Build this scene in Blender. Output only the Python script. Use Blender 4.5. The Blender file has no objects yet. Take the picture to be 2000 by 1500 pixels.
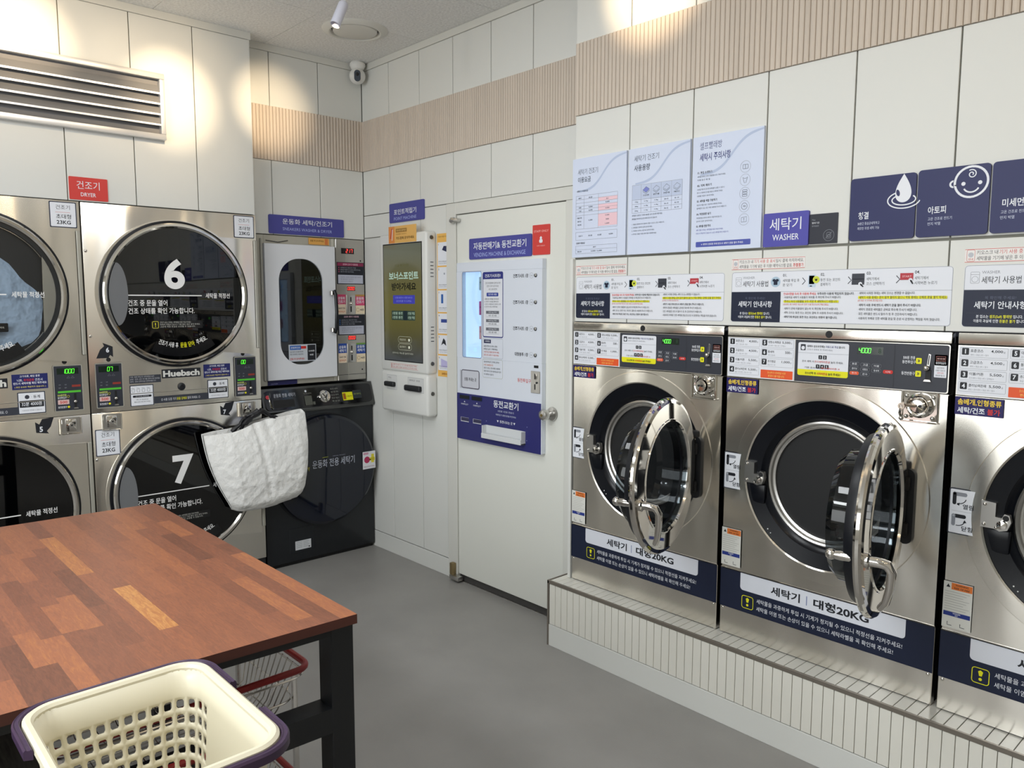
import bpy, bmesh, math, random
from mathutils import Vector, Matrix
random.seed(7)
PI = math.pi
C = bpy.context.scene.collection
SC = bpy.context.scene

# ------------------------------------------------------------------ camera
def look(yaw, pitch, roll):
    cy, sy, cp, sp = math.cos(yaw), math.sin(yaw), math.cos(pitch), math.sin(pitch)
    f = Vector((sy*cp, cy*cp, sp)); r = Vector((cy, -sy, 0)); u = r.cross(f)
    c, s = math.cos(roll), math.sin(roll)
    r, u = c*r + s*u, -s*r + c*u
    return Matrix(((r.x, u.x, -f.x), (r.y, u.y, -f.y), (r.z, u.z, -f.z)))
cam = bpy.data.cameras.new('camera'); cam_o = bpy.data.objects.new('camera', cam); C.objects.link(cam_o)
cam.sensor_width = 36; cam.lens = 36*1524.3/2000; cam.clip_start = .05
cam_o.matrix_world = Matrix.Translation((0, 0, 1.5)) @ look(math.radians(-47.428), math.radians(-6.0307), math.radians(.0879)).to_4x4()
SC.camera = cam_o

# ------------------------------------------------------------------ exposure, world, room lights and added fills
SC.view_settings.view_transform = 'Standard'; SC.view_settings.look = 'None'
SC.view_settings.gamma = 1; SC.view_settings.exposure = 0.0; SC.view_settings.use_curve_mapping = False
wd = bpy.data.worlds.new('world'); SC.world = wd; wd.use_nodes = True
wd.node_tree.nodes['Background'].inputs[0].default_value = (.75, .82, 1, 1)
wd.node_tree.nodes['Background'].inputs[1].default_value = .15
SC.cycles.max_bounces = 10; SC.cycles.diffuse_bounces = 5; SC.cycles.glossy_bounces = 6
SC.cycles.transparent_max_bounces = 16; SC.cycles.caustics_reflective = False; SC.cycles.caustics_refractive = False
SC.cycles.sample_clamp_indirect = 6

def area(name, loc, sx, sy, power, col, rot=(0, 0, 0)):
    l = bpy.data.lights.new(name, 'AREA'); l.shape = 'RECTANGLE'; l.size = sx; l.size_y = sy
    l.energy = power; l.color = col
    o = bpy.data.objects.new(name, l); C.objects.link(o); o.location = loc; o.rotation_euler = rot
    return o
def spot(name, loc, target, power, col, ang, blend=.8, rad=.02):
    l = bpy.data.lights.new(name, 'SPOT'); l.energy = power; l.color = col; l.spot_size = math.radians(ang)
    l.spot_blend = blend; l.shadow_soft_size = rad
    o = bpy.data.objects.new(name, l); C.objects.link(o); o.location = loc
    o.rotation_euler = (Vector(target) - Vector(loc)).to_track_quat('-Z', 'Y').to_euler()
    return o
WARM = (1, .76, .48); COOL = (.94, .98, 1)
area('ceiling_fill_light', (-2.35, 1.05, 2.85), .6, .6, 10, COOL)  # three unseen area fills added under the ceiling, no fixtures modelled
area('ceiling_fill_light', (-1.2, .55, 2.85), .6, .6, 17, COOL)
area('ceiling_fill_light', (-1.3, -1.3, 2.85), 1.2, .6, 58, COOL)
area('front_fill_light', (-1.4, -2.5, 1.65), 3.4, 1.5, 70, COOL, (math.radians(90), 0, 0))  # added unseen soft fill from behind the viewer
def point_light(loc, power, col, r=.09):  # bare point source, added out of view
    l = bpy.data.lights.new('added_point_light', 'POINT'); l.energy = power; l.color = col; l.shadow_soft_size = r
    o = bpy.data.objects.new('added_point_light', l); C.objects.link(o); o.location = loc
point_light((-2.2, -1.0, 2.60), 15, COOL)  # added fill that lifts the ceiling and walls
for p_ in ((-.5, 1.25, 2.74), (.45, 1.3, 2.74), (1.4, 1.4, 2.74), (1.5, .2, 2.74)): point_light(p_, 3, WARM, .03)  # warm points added to put streaks in the steel
spot('wall_spot_light', (-2.95, .70, 2.80), (-3.98, .79, 2.62), 75, WARM, 29, 1)
spot('wall_spot_light', (-2.95, .70, 2.80), (-3.98, .79, 2.62), 22, WARM, 62, 1)
spot('wall_spot_light', (-2.95, 1.36, 2.76), (-3.98, 1.42, 2.475), 75, WARM, 29, 1)
spot('wall_spot_light', (-2.95, 1.36, 2.76), (-3.98, 1.40, 2.475), 22, WARM, 56, 1)
spot('wall_spot_light', (-2.90, 1.70, 2.60), (-4.09, 1.97, 2.53), 105, WARM, 27, 1)
spot('wall_spot_light', (-1.86, 1.40, 2.78), (-1.88, 2.45, 2.71), 110, WARM, 32, 1)
spot('wall_spot_light', (-.55, 1.40, 2.78), (-.55, 2.45, 2.72), 60, WARM, 34, 1)

# ------------------------------------------------------------------ planes of the room (metres)
XL, XD, YD, YW, YF, YP = -4.092, -3.982, 2.5546, 2.4484, 2.4336, 2.346
ZP, ZC, ZB0, ZB1, ZCR = .2931, 2.8682, 2.2631, 2.5485, 2.8318
XB, XP = -2.2755, -2.3232

# ------------------------------------------------------------------ materials
def lin(h):
    if not isinstance(h, str): return tuple(h)
    h = h.lstrip('#'); o = []
    for i in (0, 2, 4):
        c = int(h[i:i+2], 16)/255
        o.append(c/12.92 if c <= .04045 else ((c+.055)/1.055)**2.4)
    return tuple(o)
MATS = {}
def mat(name, col, rough=.5, metal=0., spec=.5, emit=0., coat=0., noise=None, bump=None, mottle=None):
    if name in MATS: return MATS[name]
    m = bpy.data.materials.new(name); m.use_nodes = True; n = m.node_tree.nodes; lk = m.node_tree.links
    b = n['Principled BSDF']; c = lin(col)
    b.inputs['Base Color'].default_value = (*c, 1); b.inputs['Roughness'].default_value = rough
    b.inputs['Metallic'].default_value = metal; b.inputs['Specular IOR Level'].default_value = spec
    b.inputs['Coat Weight'].default_value = coat
    if emit:
        b.inputs['Emission Color'].default_value = (*c, 1); b.inputs['Emission Strength'].default_value = emit
    if mottle or bump:
        tc = n.new('ShaderNodeTexCoord')
    if mottle:                                    # (scale, amount, stretch)
        mp = n.new('ShaderNodeMapping'); mp.inputs['Scale'].default_value = mottle[2] if len(mottle) > 2 else (1, 1, 1)
        nz = n.new('ShaderNodeTexNoise'); nz.inputs['Scale'].default_value = mottle[0]; nz.inputs['Detail'].default_value = 6
        rp = n.new('ShaderNodeValToRGB'); a = mottle[1]
        rp.color_ramp.elements[0].position = .3; rp.color_ramp.elements[1].position = .7
        rp.color_ramp.elements[0].color = (*[x*(1-a) for x in c], 1); rp.color_ramp.elements[1].color = (*[min(1, x*(1+a)) for x in c], 1)
        lk.new(tc.outputs['Object'], mp.inputs[0]); lk.new(mp.outputs[0], nz.inputs[0]); lk.new(nz.outputs[0], rp.inputs[0]); lk.new(rp.outputs[0], b.inputs['Base Color'])
    if bump:                                      # (scale, strength, distance, stretch)
        mp = n.new('ShaderNodeMapping'); mp.inputs['Scale'].default_value = bump[3] if len(bump) > 3 else (1, 1, 1)
        nz = n.new('ShaderNodeTexNoise'); nz.inputs['Scale'].default_value = bump[0]; nz.inputs['Detail'].default_value = bump[4] if len(bump) > 4 else 3
        bp = n.new('ShaderNodeBump'); bp.inputs['Strength'].default_value = bump[1]; bp.inputs['Distance'].default_value = bump[2]
        lk.new(tc.outputs['Object'], mp.inputs[0]); lk.new(mp.outputs[0], nz.inputs[0]); lk.new(nz.outputs[0], bp.inputs['Height']); lk.new(bp.outputs[0], b.inputs['Normal'])
    MATS[name] = m
    return m
def ink(h, rough=.45):                            # printed colours
    return mat('print_' + h.lstrip('#'), h, rough, spec=.3)
def glow(h, s): return mat('lit_%s_%s' % (h.lstrip('#'), s), h, .3, emit=s)
def clear_glass(name, tint, alpha, rough=.03):
    if name in MATS: return MATS[name]
    m = bpy.data.materials.new(name); m.use_nodes = True; n = m.node_tree.nodes; lk = m.node_tree.links
    n.remove(n['Principled BSDF']); out = n['Material Output']
    t = n.new('ShaderNodeBsdfTransparent'); t.inputs[0].default_value = (*lin(tint), 1)
    g = n.new('ShaderNodeBsdfGlossy'); g.inputs['Roughness'].default_value = rough; g.inputs['Color'].default_value = (1, 1, 1, 1)
    fr = n.new('ShaderNodeFresnel'); ge = n.new('ShaderNodeNewGeometry'); mi = n.new('ShaderNodeMapRange')   # same reflection from both faces
    mi.inputs['To Min'].default_value = 1.45; mi.inputs['To Max'].default_value = 1/1.45; lk.new(ge.outputs['Backfacing'], mi.inputs['Value']); lk.new(mi.outputs['Result'], fr.inputs[0])
    ad = n.new('ShaderNodeMath'); ad.operation = 'ADD'; ad.inputs[1].default_value = alpha; ad.use_clamp = True
    mx = n.new('ShaderNodeMixShader'); lk.new(fr.outputs[0], ad.inputs[0]); lk.new(ad.outputs[0], mx.inputs[0])
    lk.new(t.outputs[0], mx.inputs[1]); lk.new(g.outputs[0], mx.inputs[2]); lk.new(mx.outputs[0], out.inputs[0])
    MATS[name] = m
    return m
WALL = mat('wall_panel_paint', '#dadbd7', .45, spec=.3, bump=(60, .03, .002))
GROOVE = mat('panel_groove', '#77776f', .8)
TRIMW = mat('trim_paint', '#d6d6d0', .4, spec=.3, bump=(40, .02, .002))
FLUTE = mat('fluted_wood_film', '#cbbfb2', .55, spec=.25, mottle=(30, .05, (1, 1, .05)))
STEEL = mat('brushed_stainless', (.88, .845, .775), .20, 1., bump=(3.6, .40, .05, (1, 1, .30), 1))
ANI = 0.25
def brushed(m):                                   # fine lines across the sheet draw reflections out vertically
    n = m.node_tree.nodes; lk = m.node_tree.links; b = n['Principled BSDF']; bp0 = next(x for x in n if x.type == 'BUMP')
    ge = n.new('ShaderNodeNewGeometry'); cr = n.new('ShaderNodeVectorMath'); cr.operation = 'CROSS_PRODUCT'; cr.inputs[1].default_value = (0, 0, 1)
    lk.new(ge.outputs['True Normal'], cr.inputs[0]); lk.new(cr.outputs[0], b.inputs['Tangent']); b.inputs['Anisotropic'].default_value = .85; b.inputs['Anisotropic Rotation'].default_value = ANI
brushed(STEEL)
STEEL2 = mat('plain_stainless', (.55, .53, .49), .3, 1., bump=(5, .1, .02))
CHROME = mat('polished_chrome', (.68, .655, .615), .06, 1., bump=(8, .02, .01))
SATIN = mat('satin_metal', (.6, .59, .57), .3, 1., bump=(50, .05, .002))
ALU = mat('aluminium_white', '#dcdcdc', .35, .55, bump=(80, .03, .001))
BLACK = mat('black_gap', '#0c0d10', .6, bump=(30, .05, .002))
BPLAST = mat('black_plastic', '#090c13', .25, spec=.28, bump=(25, .03, .002))
BMATT = mat('black_matt_plastic', '#15181d', .5, bump=(60, .04, .002))
RUBBER = mat('black_rubber', '#0a0d14', .35, spec=.4, bump=(40, .05, .002))
WPLAST = mat('white_plastic', '#e2e2df', .35, spec=.4, bump=(50, .02, .001))
WMETAL = mat('white_painted_metal', '#dde0e6', .4, spec=.4, bump=(50, .02, .001))
GREYM = mat('grey_painted_metal', '#a9a79d', .4, .3, bump=(40, .03, .001))
CLEAR = clear_glass('clear_glass', '#f2f6f6', .04)
DGLASS = clear_glass('tinted_glass', '#8d9199', .02)
NAVY, INK, WHITE = ink('#1b2238'), ink('#23252b'), ink('#e4e7ee')
PURPLE, SIGNB, SIGNR, YEL = ink('#241f5e'), ink('#4b4c96'), ink('#cf4540'), ink('#e3e022')
RED, ORANGE, GREY, DGREY = ink('#c8352f'), ink('#e0592f'), ink('#8b8f98'), ink('#3a3d46')
PAPER = ink('#dfe2ea')

# ------------------------------------------------------------------ mesh builder
class MB:
    def __init__(s): s.v = []; s.f = []; s.m = []; s.slots = []
    def mi(s, m):
        if m not in s.slots: s.slots.append(m)
        return s.slots.index(m)
    def add(s, vs, fs, m):
        o = len(s.v); k = s.mi(m); s.v += [tuple(p) for p in vs]
        for f in fs: s.f.append([i+o for i in f]); s.m.append(k)
    def bm(s, b, m, M=None):
        b.verts.index_update()
        vs = [(M @ v.co) if M else v.co.copy() for v in b.verts]
        s.add(vs, [[v.index for v in f.verts] for f in b.faces], m); b.free()
    def box(s, a, b, m, bev=0, seg=2, M=None):
        lo = [min(p, q) for p, q in zip(a, b)]; hi = [max(p, q) for p, q in zip(a, b)]
        if not bev and M is None:
            x0, y0, z0 = lo; x1, y1, z1 = hi
            s.add([(x0, y0, z0), (x1, y0, z0), (x1, y1, z0), (x0, y1, z0), (x0, y0, z1), (x1, y0, z1), (x1, y1, z1), (x0, y1, z1)],
                  [(3, 2, 1, 0), (4, 5, 6, 7), (0, 1, 5, 4), (1, 2, 6, 5), (2, 3, 7, 6), (3, 0, 4, 7)], m); return
        B = bmesh.new(); bmesh.ops.create_cube(B, size=1)
        for v in B.verts: v.co = Vector([l + (c+.5)*(h-l) for l, h, c in zip(lo, hi, v.co)])
        if bev: bmesh.ops.bevel(B, geom=B.edges[:], offset=min(bev, *[(h-l)*.49 for l, h in zip(lo, hi)]), segments=seg, profile=.5, affect='EDGES')
        s.bm(B, m, M)
    def lathe(s, prof, F, m, c=(0, 0), seg=48, caps=(False, False), closed=False, a0=0, a1=2*PI):
        """prof: (radius, height along N); F: frame; c: centre (u, v)"""
        full = abs(a1-a0-2*PI) < 1e-6; n = seg if full else seg+1; vs = []
        for r, h in prof:
            for i in range(n):
                a = a0 + (a1-a0)*i/seg
                vs.append(F.p(c[0]+r*math.cos(a), c[1]+r*math.sin(a), h))
        fs = []; R = len(prof)
        for j in range(R if closed else R-1):
            j2 = (j+1) % R
            for i in range(n if full else n-1):
                i2 = (i+1) % n
                fs.append((j*n+i, j*n+i2, j2*n+i2, j2*n+i))
        if caps[0]: fs.append(tuple(range(n))[::-1])
        if caps[1]: fs.append(tuple((R-1)*n+i for i in range(n)))
        s.add(vs, fs, m)
    def tube(s, path, r, m, seg=8, closed=False, caps=True):
        P = [Vector(p) for p in path]; n = len(P); vs = []; prev = None
        for i, p in enumerate(P):
            t = ((P[(i+1) % n] - P[i-1]) if closed or 0 < i < n-1 else (P[1]-P[0] if i == 0 else P[-1]-P[-2])).normalized()
            if prev is None: a = t.orthogonal().normalized()
            else: a = (prev - t*prev.dot(t)).normalized()
            prev = a; b = t.cross(a); rr = r[i] if isinstance(r, (list, tuple)) else r
            for k in range(seg):
                w = 2*PI*k/seg; vs.append(p + rr*(a*math.cos(w) + b*math.sin(w)))
        fs = []
        for i in range(n if closed else n-1):
            j = (i+1) % n
            for k in range(seg):
                k2 = (k+1) % seg; fs.append((i*seg+k, i*seg+k2, j*seg+k2, j*seg+k))
        if caps and not closed: fs += [tuple(range(seg))[::-1], tuple((n-1)*seg+k for k in range(seg))]
        s.add(vs, fs, m)
    def prism(s, poly, F, h0, h1, m, back=True):
        n = len(poly); vs = [F.p(u, v, h0) for u, v in poly] + [F.p(u, v, h1) for u, v in poly]
        fs = [tuple(n+i for i in range(n))] + [(i, (i+1) % n, n+(i+1) % n, n+i) for i in range(n)]
        if back: fs.append(tuple(range(n))[::-1])
        s.add(vs, fs, m)
    def sphere(s, c, r, m, seg=24, sc=(1, 1, 1), M=None):
        B = bmesh.new(); bmesh.ops.create_uvsphere(B, u_segments=seg, v_segments=seg//2, radius=r)
        for v in B.verts: v.co = Vector((v.co.x*sc[0]+c[0], v.co.y*sc[1]+c[1], v.co.z*sc[2]+c[2]))
        s.bm(B, m, M)
    def build(s, name, parent=None, origin=None, local=False, sharp=35):
        if local: O = Vector((0, 0, 0))
        elif origin is not None: O = Vector(origin)
        elif parent is not None: O = ORG[parent.name]
        else:
            lo = [min(p[i] for p in s.v) for i in range(3)]; hi = [max(p[i] for p in s.v) for i in range(3)]
            O = Vector(((lo[0]+hi[0])/2, (lo[1]+hi[1])/2, lo[2]))
        me = bpy.data.meshes.new(name)
        me.from_pydata([tuple(Vector(p)-O) for p in s.v], [], s.f); me.update()
        for m in s.slots: me.materials.append(m)
        me.polygons.foreach_set('material_index', s.m)
        me.polygons.foreach_set('use_smooth', [True]*len(s.f)); me.set_sharp_from_angle(angle=math.radians(sharp))
        o = bpy.data.objects.new(name, me); C.objects.link(o); ORG[o.name] = O
        if parent is not None:
            o.parent = parent
            if not local: o.location = O - ORG[parent.name]
        else: o.location = O
        return o
ORG = {}
class Frame:
    def __init__(s, O, U, V):
        s.O = Vector(O); s.U = Vector(U).normalized(); s.V = Vector(V).normalized(); s.N = s.U.cross(s.V)
    def p(s, u, v, h=0): return s.O + u*s.U + v*s.V + h*s.N
def FY(y, x0=0): return Frame((x0, y, 0), (1, 0, 0), (0, 0, 1))     # faces -Y, u = x - x0, v = z
def FX(x, y0=0): return Frame((x, y0, 0), (0, 1, 0), (0, 0, 1))     # faces +X, u = y - y0, v = z
FZ = Frame((0, 0, 0), (1, 0, 0), (0, 1, 0))
def rrect(u0, v0, u1, v1, r=0, n=5, corners=(1, 1, 1, 1)):
    if r <= 0: return [(u0, v0), (u1, v0), (u1, v1), (u0, v1)]
    P = []
    for k, (cu, cv, a) in enumerate(((u0+r, v0+r, PI), (u1-r, v0+r, 1.5*PI), (u1-r, v1-r, 0), (u0+r, v1-r, .5*PI))):
        if not corners[k]: P.append(((u0, v0), (u1, v0), (u1, v1), (u0, v1))[k]); continue
        P += [(cu+r*math.cos(a+.5*PI*i/n), cv+r*math.sin(a+.5*PI*i/n)) for i in range(n+1)]
    return P
def circ(cu, cv, r, n=32, a0=0, a1=2*PI): return [(cu+r*math.cos(a0+(a1-a0)*i/n), cv+r*math.sin(a0+(a1-a0)*i/n)) for i in range(n)]

# ------------------------------------------------------------------ lettering
GL = {}
def glyphs(t, bold, res=2):
    k = (t, round(bold, 3), res)
    if k in GL: return GL[k]
    cu = bpy.data.curves.new('t', 'FONT'); cu.body = t; cu.size = 1; cu.resolution_u = res; cu.offset = bold
    o = bpy.data.objects.new('t', cu); me = bpy.data.meshes.new_from_object(o)
    v = [(p.co.x, p.co.y) for p in me.vertices]; f = [list(p.vertices) for p in me.polygons]
    bpy.data.objects.remove(o); bpy.data.curves.remove(cu); bpy.data.meshes.remove(me)
    if not v: v = [(0, 0)]
    b = (min(p[0] for p in v), min(p[1] for p in v), max(p[0] for p in v), max(p[1] for p in v))
    GL[k] = (v, f, b)
    return GL[k]
class Sheet(MB):
    """flat printed work: shapes laid on a frame, each one a hair above the one before"""
    def __init__(s, F, h=.0006, step=.00025): super().__init__(); s.F = F; s.h = h; s.step = step
    def up(s): s.h += s.step; return s
    def poly(s, P, m): s.add([s.F.p(u, v, s.h) for u, v in P], [tuple(range(len(P)))], m)
    def plate(s, P, t, m): s.prism(P, s.F, 0, t, m, back=False); s.h = t + s.step
    def rect(s, u0, v0, u1, v1, m, r=0, corners=(1, 1, 1, 1)): s.poly(rrect(min(u0, u1), min(v0, v1), max(u0, u1), max(v0, v1), r, corners=corners), m)
    def disc(s, u, v, r, m, n=28): s.poly(circ(u, v, r, n), m)
    def stroke(s, path, w, m, closed=False):
        P = [Vector(p) for p in path]; n = len(P); vs = []
        for i, p in enumerate(P):
            a = P[i-1] if i or closed else P[i]; b = P[(i+1) % n] if i < n-1 or closed else P[i]
            t = (b-a); t = t.normalized() if t.length else Vector((1, 0)); q = Vector((-t.y, t.x))*w/2
            vs += [s.F.p(*(p+q), s.h), s.F.p(*(p-q), s.h)]
        fs = [(2*i, 2*i+1, 2*((i+1) % n)+1, 2*((i+1) % n)) for i in range(n if closed else n-1)]
        s.add(vs, fs, m)
    def frame(s, u0, v0, u1, v1, w, m, r=0): s.stroke(rrect(u0, v0, u1, v1, r), w, m, True)
    def ring(s, u, v, r, w, m, a0=0, a1=2*PI): s.stroke(circ(u, v, r, 32, a0, a1) + ([(u+r*math.cos(a1), v+r*math.sin(a1))] if abs(a1-a0) < 6.28 else []), w, m, abs(a1-a0) > 6.28)
    def text(s, t, u, v, h, m, w=None, al='l', b=.012, cond=.94):
        """bottom-left (or centre / right) of the text box at (u, v), box height h; w forces the width"""
        V, Fc, B = glyphs(t, b, 10 if h > .1 else 4 if h > .025 else 2); sy = h/max(B[3]-B[1], 1e-4); sx = (w/max(B[2]-B[0], 1e-4)) if w else sy*cond
        W = (B[2]-B[0])*sx; u0 = u - (0 if al == 'l' else W/2 if al == 'c' else W)
        s.add([s.F.p(u0+(x-B[0])*sx, v+(y-B[1])*sy, s.h) for x, y in V], Fc, m); return u0+W
    def runs(s, parts, u, v, h, w=None):
        """several differently coloured runs on one line: parts = (text, material, bold)"""
        G = [(glyphs(t, b), m) for t, m, b in parts]; em = h/.95
        tot = sum(g[2][2]-g[2][0]+.3 for g, m in G)-.3; sx = w/tot if w else em*.94
        for (V, Fc, B), m in G:
            s.add([s.F.p(u+(x-B[0])*sx, v+(y+.1)*em, s.h) for x, y in V], Fc, m); u += (B[2]-B[0]+.3)*sx
    def arc_text(s, t, cu, cv, r, a0, a1, h, m, b=.015):
        V, Fc, B = glyphs(t, b); sy = h/(B[3]-B[1])
        P = []
        for x, y in V:
            a = a0 + (a1-a0)*(x-B[0])/(B[2]-B[0]); q = r - (y-B[1])*sy
            P.append(s.F.p(cu+q*math.cos(a), cv+q*math.sin(a), s.h))
        s.add(P, Fc, m)
SEG7 = {'0': 'abcdef', '1': 'bc', '2': 'abged', '3': 'abgcd', '4': 'fgbc', '5': 'afgcd', '6': 'afgedc', '7': 'abc', '8': 'abcdefg', '9': 'abcdfg'}
def seven(s, t, u, v, h, m, sp=.62):
    w = h*.48; k = h*.1; sl = .12
    for ch in t:
        for e in SEG7.get(ch, ''):
            x0, y0, x1, y1 = {'a': (0, h, w, h), 'b': (w, h, w, h/2), 'c': (w, h/2, w, 0), 'd': (0, 0, w, 0), 'e': (0, 0, 0, h/2), 'f': (0, h/2, 0, h), 'g': (0, h/2, w, h/2)}[e]
            s.stroke([(u+x0+sl*y0, v+y0), (u+x1+sl*y1, v+y1)], k, m)
        u += h*sp + w*.1

# ------------------------------------------------------------------ things
def tag(o, label, cat, group=None):
    o['label'] = label; o['category'] = cat
    if group: o['group'] = group
    return o
def thing(name, label, cat, loc, group=None):
    o = bpy.data.objects.new(name, None); C.objects.link(o); o.location = loc; o.empty_display_size = .1
    ORG[o.name] = Vector(loc); return tag(o, label, cat, group)
def struct(mb, name, parent=None, **k):
    o = mb.build(name, parent, **k)
    if parent is None: o['kind'] = 'structure'
    return o
def copy_tree(o, parent=None):
    c = o.copy(); C.objects.link(c); c.parent = parent
    for ch in list(o.children): copy_tree(ch, c)
    return c

# ================================================================== THE ROOM
X1, Y0 = 2.2, -2.6
def concrete(name, base, sc, amt, rough, fine):
    m = mat(name, base, rough, spec=.35, mottle=(sc, amt), bump=(fine, .12, .002, (1, 1, 1), 4)); return m
FLOOR = concrete('grey_vinyl_floor', '#918f8c', 3.5, .07, .42, 160)
b = MB(); b.box((-4.8, Y0, -.1), (X1, 3.2, 0), FLOOR); struct(b, 'floor', origin=(0, 0, 0))
CEIL = mat('mineral_ceiling_board', '#e4e5e4', .9, spec=.1, mottle=(90, .13), bump=(120, .5, .004, (1, 1, 1), 5))
b = MB()
xs = [-4.8] + [-4.09+.6*i for i in range(1, 11)] + [X1]; ys = [Y0] + [-2.25+.6*i for i in range(9)] + [3.2]
for i in range(len(xs)-1):
    for j in range(len(ys)-1):
        b.box((xs[i]+.0012, ys[j]+.0012, ZC), (xs[i+1]-.0012, ys[j+1]-.0012, ZC+.02), CEIL)
b.box((-4.8, Y0, ZC+.004), (X1, 3.2, ZC+.05), CEIL); struct(b, 'ceiling', origin=(0, 0, ZC))

def panels(mb, F, us, vs, t=.012, gap=.0045, bev=.0012):
    """white wall boards with open joints in front of a dark backing; the face of the boards is at h = 0"""
    M = Matrix((( F.U.x, F.V.x, F.N.x, F.O.x), (F.U.y, F.V.y, F.N.y, F.O.y), (F.U.z, F.V.z, F.N.z, F.O.z), (0, 0, 0, 1)))
    for i in range(len(us)-1):
        for j in range(len(vs)-1):
            mb.box((us[i]+gap/2, vs[j]+.001, -t), (us[i+1]-gap/2, vs[j+1]-.001, 0), WALL, bev, 1, M)
    mb.box((us[0], vs[0], -t-.04), (us[-1], vs[-1], -t*.6), GROOVE, M=M)
def flutes(mb, F, u0, u1, v0, v1, pitch=.0195, depth=.009):
    """half-round battens side by side"""
    n = max(1, round((u1-u0)/pitch)); p = (u1-u0)/n; P = []
    for i in range(n):
        for k in range(6):
            a = PI - PI*k/6; P.append((u0+(i+.5)*p+.5*p*math.cos(a)*.98, max(0, math.sin(a))**.6*depth))
    P.append((u1, 0)); m = len(P)
    vs = [F.p(u, v0, h-.001) for u, h in P] + [F.p(u, v1, h-.001) for u, h in P]
    mb.add(vs, [(i, i+1, m+i+1, m+i) for i in range(m-1)], FLUTE)
    mb.add([F.p(u, v1, h-.001) for u, h in P] + [F.p(u1, v1, -.02), F.p(u0, v1, -.02)], [tuple(range(m+2))], FLUTE)
    mb.add([F.p(u, v0, h-.001) for u, h in P] + [F.p(u1, v0, -.02), F.p(u0, v0, -.02)], [tuple(range(m+2))[::-1]], FLUTE)

# wall over the dryers, flush with their fronts, and its return into the corner
b = MB(); yl = [Y0, -2.27, -1.98, -1.69, -1.40, -1.11, -.82, -.53, -.24, .05, .36, .66, .948, 1.24, 1.532, 1.823]
panels(b, FX(XD), yl, [1.95, ZCR]); b.box((XL-.05, 1.815, 1.95), (XD-.0005, 1.823, ZC), WALL)
b.box((XD-.6, Y0, ZC-.03), (XD-.03, 1.815, ZC), WALL); b.box((XD-.6, Y0, 1.95), (XD-.03, 1.815, 1.97), GROOVE)
struct(b, 'wall_left', origin=(XD, 0, 0))
b = MB(); F = FX(XL); panels(b, F, [1.80, 1.978, 2.27, YD], [ZB1, ZCR]); panels(b, F, [1.80, 1.978, 2.27, YD], [1.865, ZB0])
b.box((XL-.6, 1.80, 1.87), (XL-.03, YD+.1, ZC), GROOVE)
struct(b, 'wall_left_recess', origin=(XL, 2.2, 0))
b = MB(); flutes(b, F, 1.80, YD-.002, ZB0, ZB1); struct(b, 'trim_1', origin=(XL, 2.2, ZB0))
# wall with the door
b = MB(); F = FY(YD); gx = [XL, -3.812, -3.520, -3.230, -2.934, -2.642, -2.2]
panels(b, F, gx, [ZB1, ZCR]); panels(b, F, gx, [2.006, ZB0]); panels(b, F, [XL, -3.812, -3.520, -3.292], [.102, 2.004])
b.box((XL-.3, YD+.045, 0), (-2.2, YD+.12, ZC), WALL)
b.box((XL, YD-.0035, 1.872), (-3.90, YD-.0005, 1.876), GROOVE)
struct(b, 'wall_back', origin=(-3.2, YD, 0))
b = MB(); flutes(b, F, XL+.002, -2.2, ZB0, ZB1, .0165); struct(b, 'trim_2', origin=(-3.2, YD, ZB0))
b = MB(); b.box((XL, YD-.002, 0), (-3.288, YD+.045, .098), WALL, .0015, 1); struct(b, 'baseboard_back')
# wall over the washers
b = MB(); F = FY(YW); wx = [XB, -1.990, -1.698, -1.404, -1.110, -.818, -.526, -.234, .058, .35, .642, .934, 1.226, 1.518, 1.81, X1]
panels(b, F, wx, [ZB1, ZC-.002]); panels(b, F, wx, [1.682, ZB0])
b.box((XB+.001, YW+.02, 1.42), (X1, YW+.12, ZC), WALL); b.box((XB, YW+.001, 1.683), (XB+.012, YW+.12, ZC), WALL)
struct(b, 'wall_right', origin=(-1, YW, 0))
b = MB(); panels(b, FY(YW-.001), wx, [1.416, 1.676], gap=.004); b.box((XB, YW+.004, 1.672), (X1, YW+.02, 1.686), GROOVE)
b.box((XB-.008, YF-.004, ZP+.002), (-2.268, YW+.12, 1.678), WALL, .001, 1)
struct(b, 'wall_right_lower', origin=(-1, YW, 1.416))
b = MB(); flutes(b, F, XB, X1, ZB0, ZB1); struct(b, 'trim_3', origin=(-1, YW, ZB0))
# cornice strips under the ceiling
b = MB(); b.box((XD-.01, Y0, ZCR), (XD+.006, 1.829, ZC), TRIMW, .001, 1); struct(b, 'trim_4')
b = MB(); b.box((XL-.01, 1.823, ZCR), (XL+.006, YD, ZC), TRIMW, .001, 1); struct(b, 'trim_5')
b = MB(); b.box((XL+.006, YD-.006, ZCR), (XB, YD+.01, ZC), TRIMW, .001, 1); struct(b, 'trim_6')
# the rest of the room behind the viewer
PLAIN = mat('plain_wall_paint', '#c6c3bb', .6, spec=.2, bump=(50, .05, .002))
b = MB(); b.box((-4.8, Y0-.1, 0), (X1, Y0, 2.95), PLAIN); struct(b, 'wall_front')
b = MB(); b.box((X1, Y0-.1, 0), (X1+.1, 3.2, 2.95), PLAIN); struct(b, 'wall_entrance')
b = MB(); b.box((-4.9, Y0, 0), (-4.8, 3.2, 2.95), PLAIN); struct(b, 'wall_left_outer')

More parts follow.
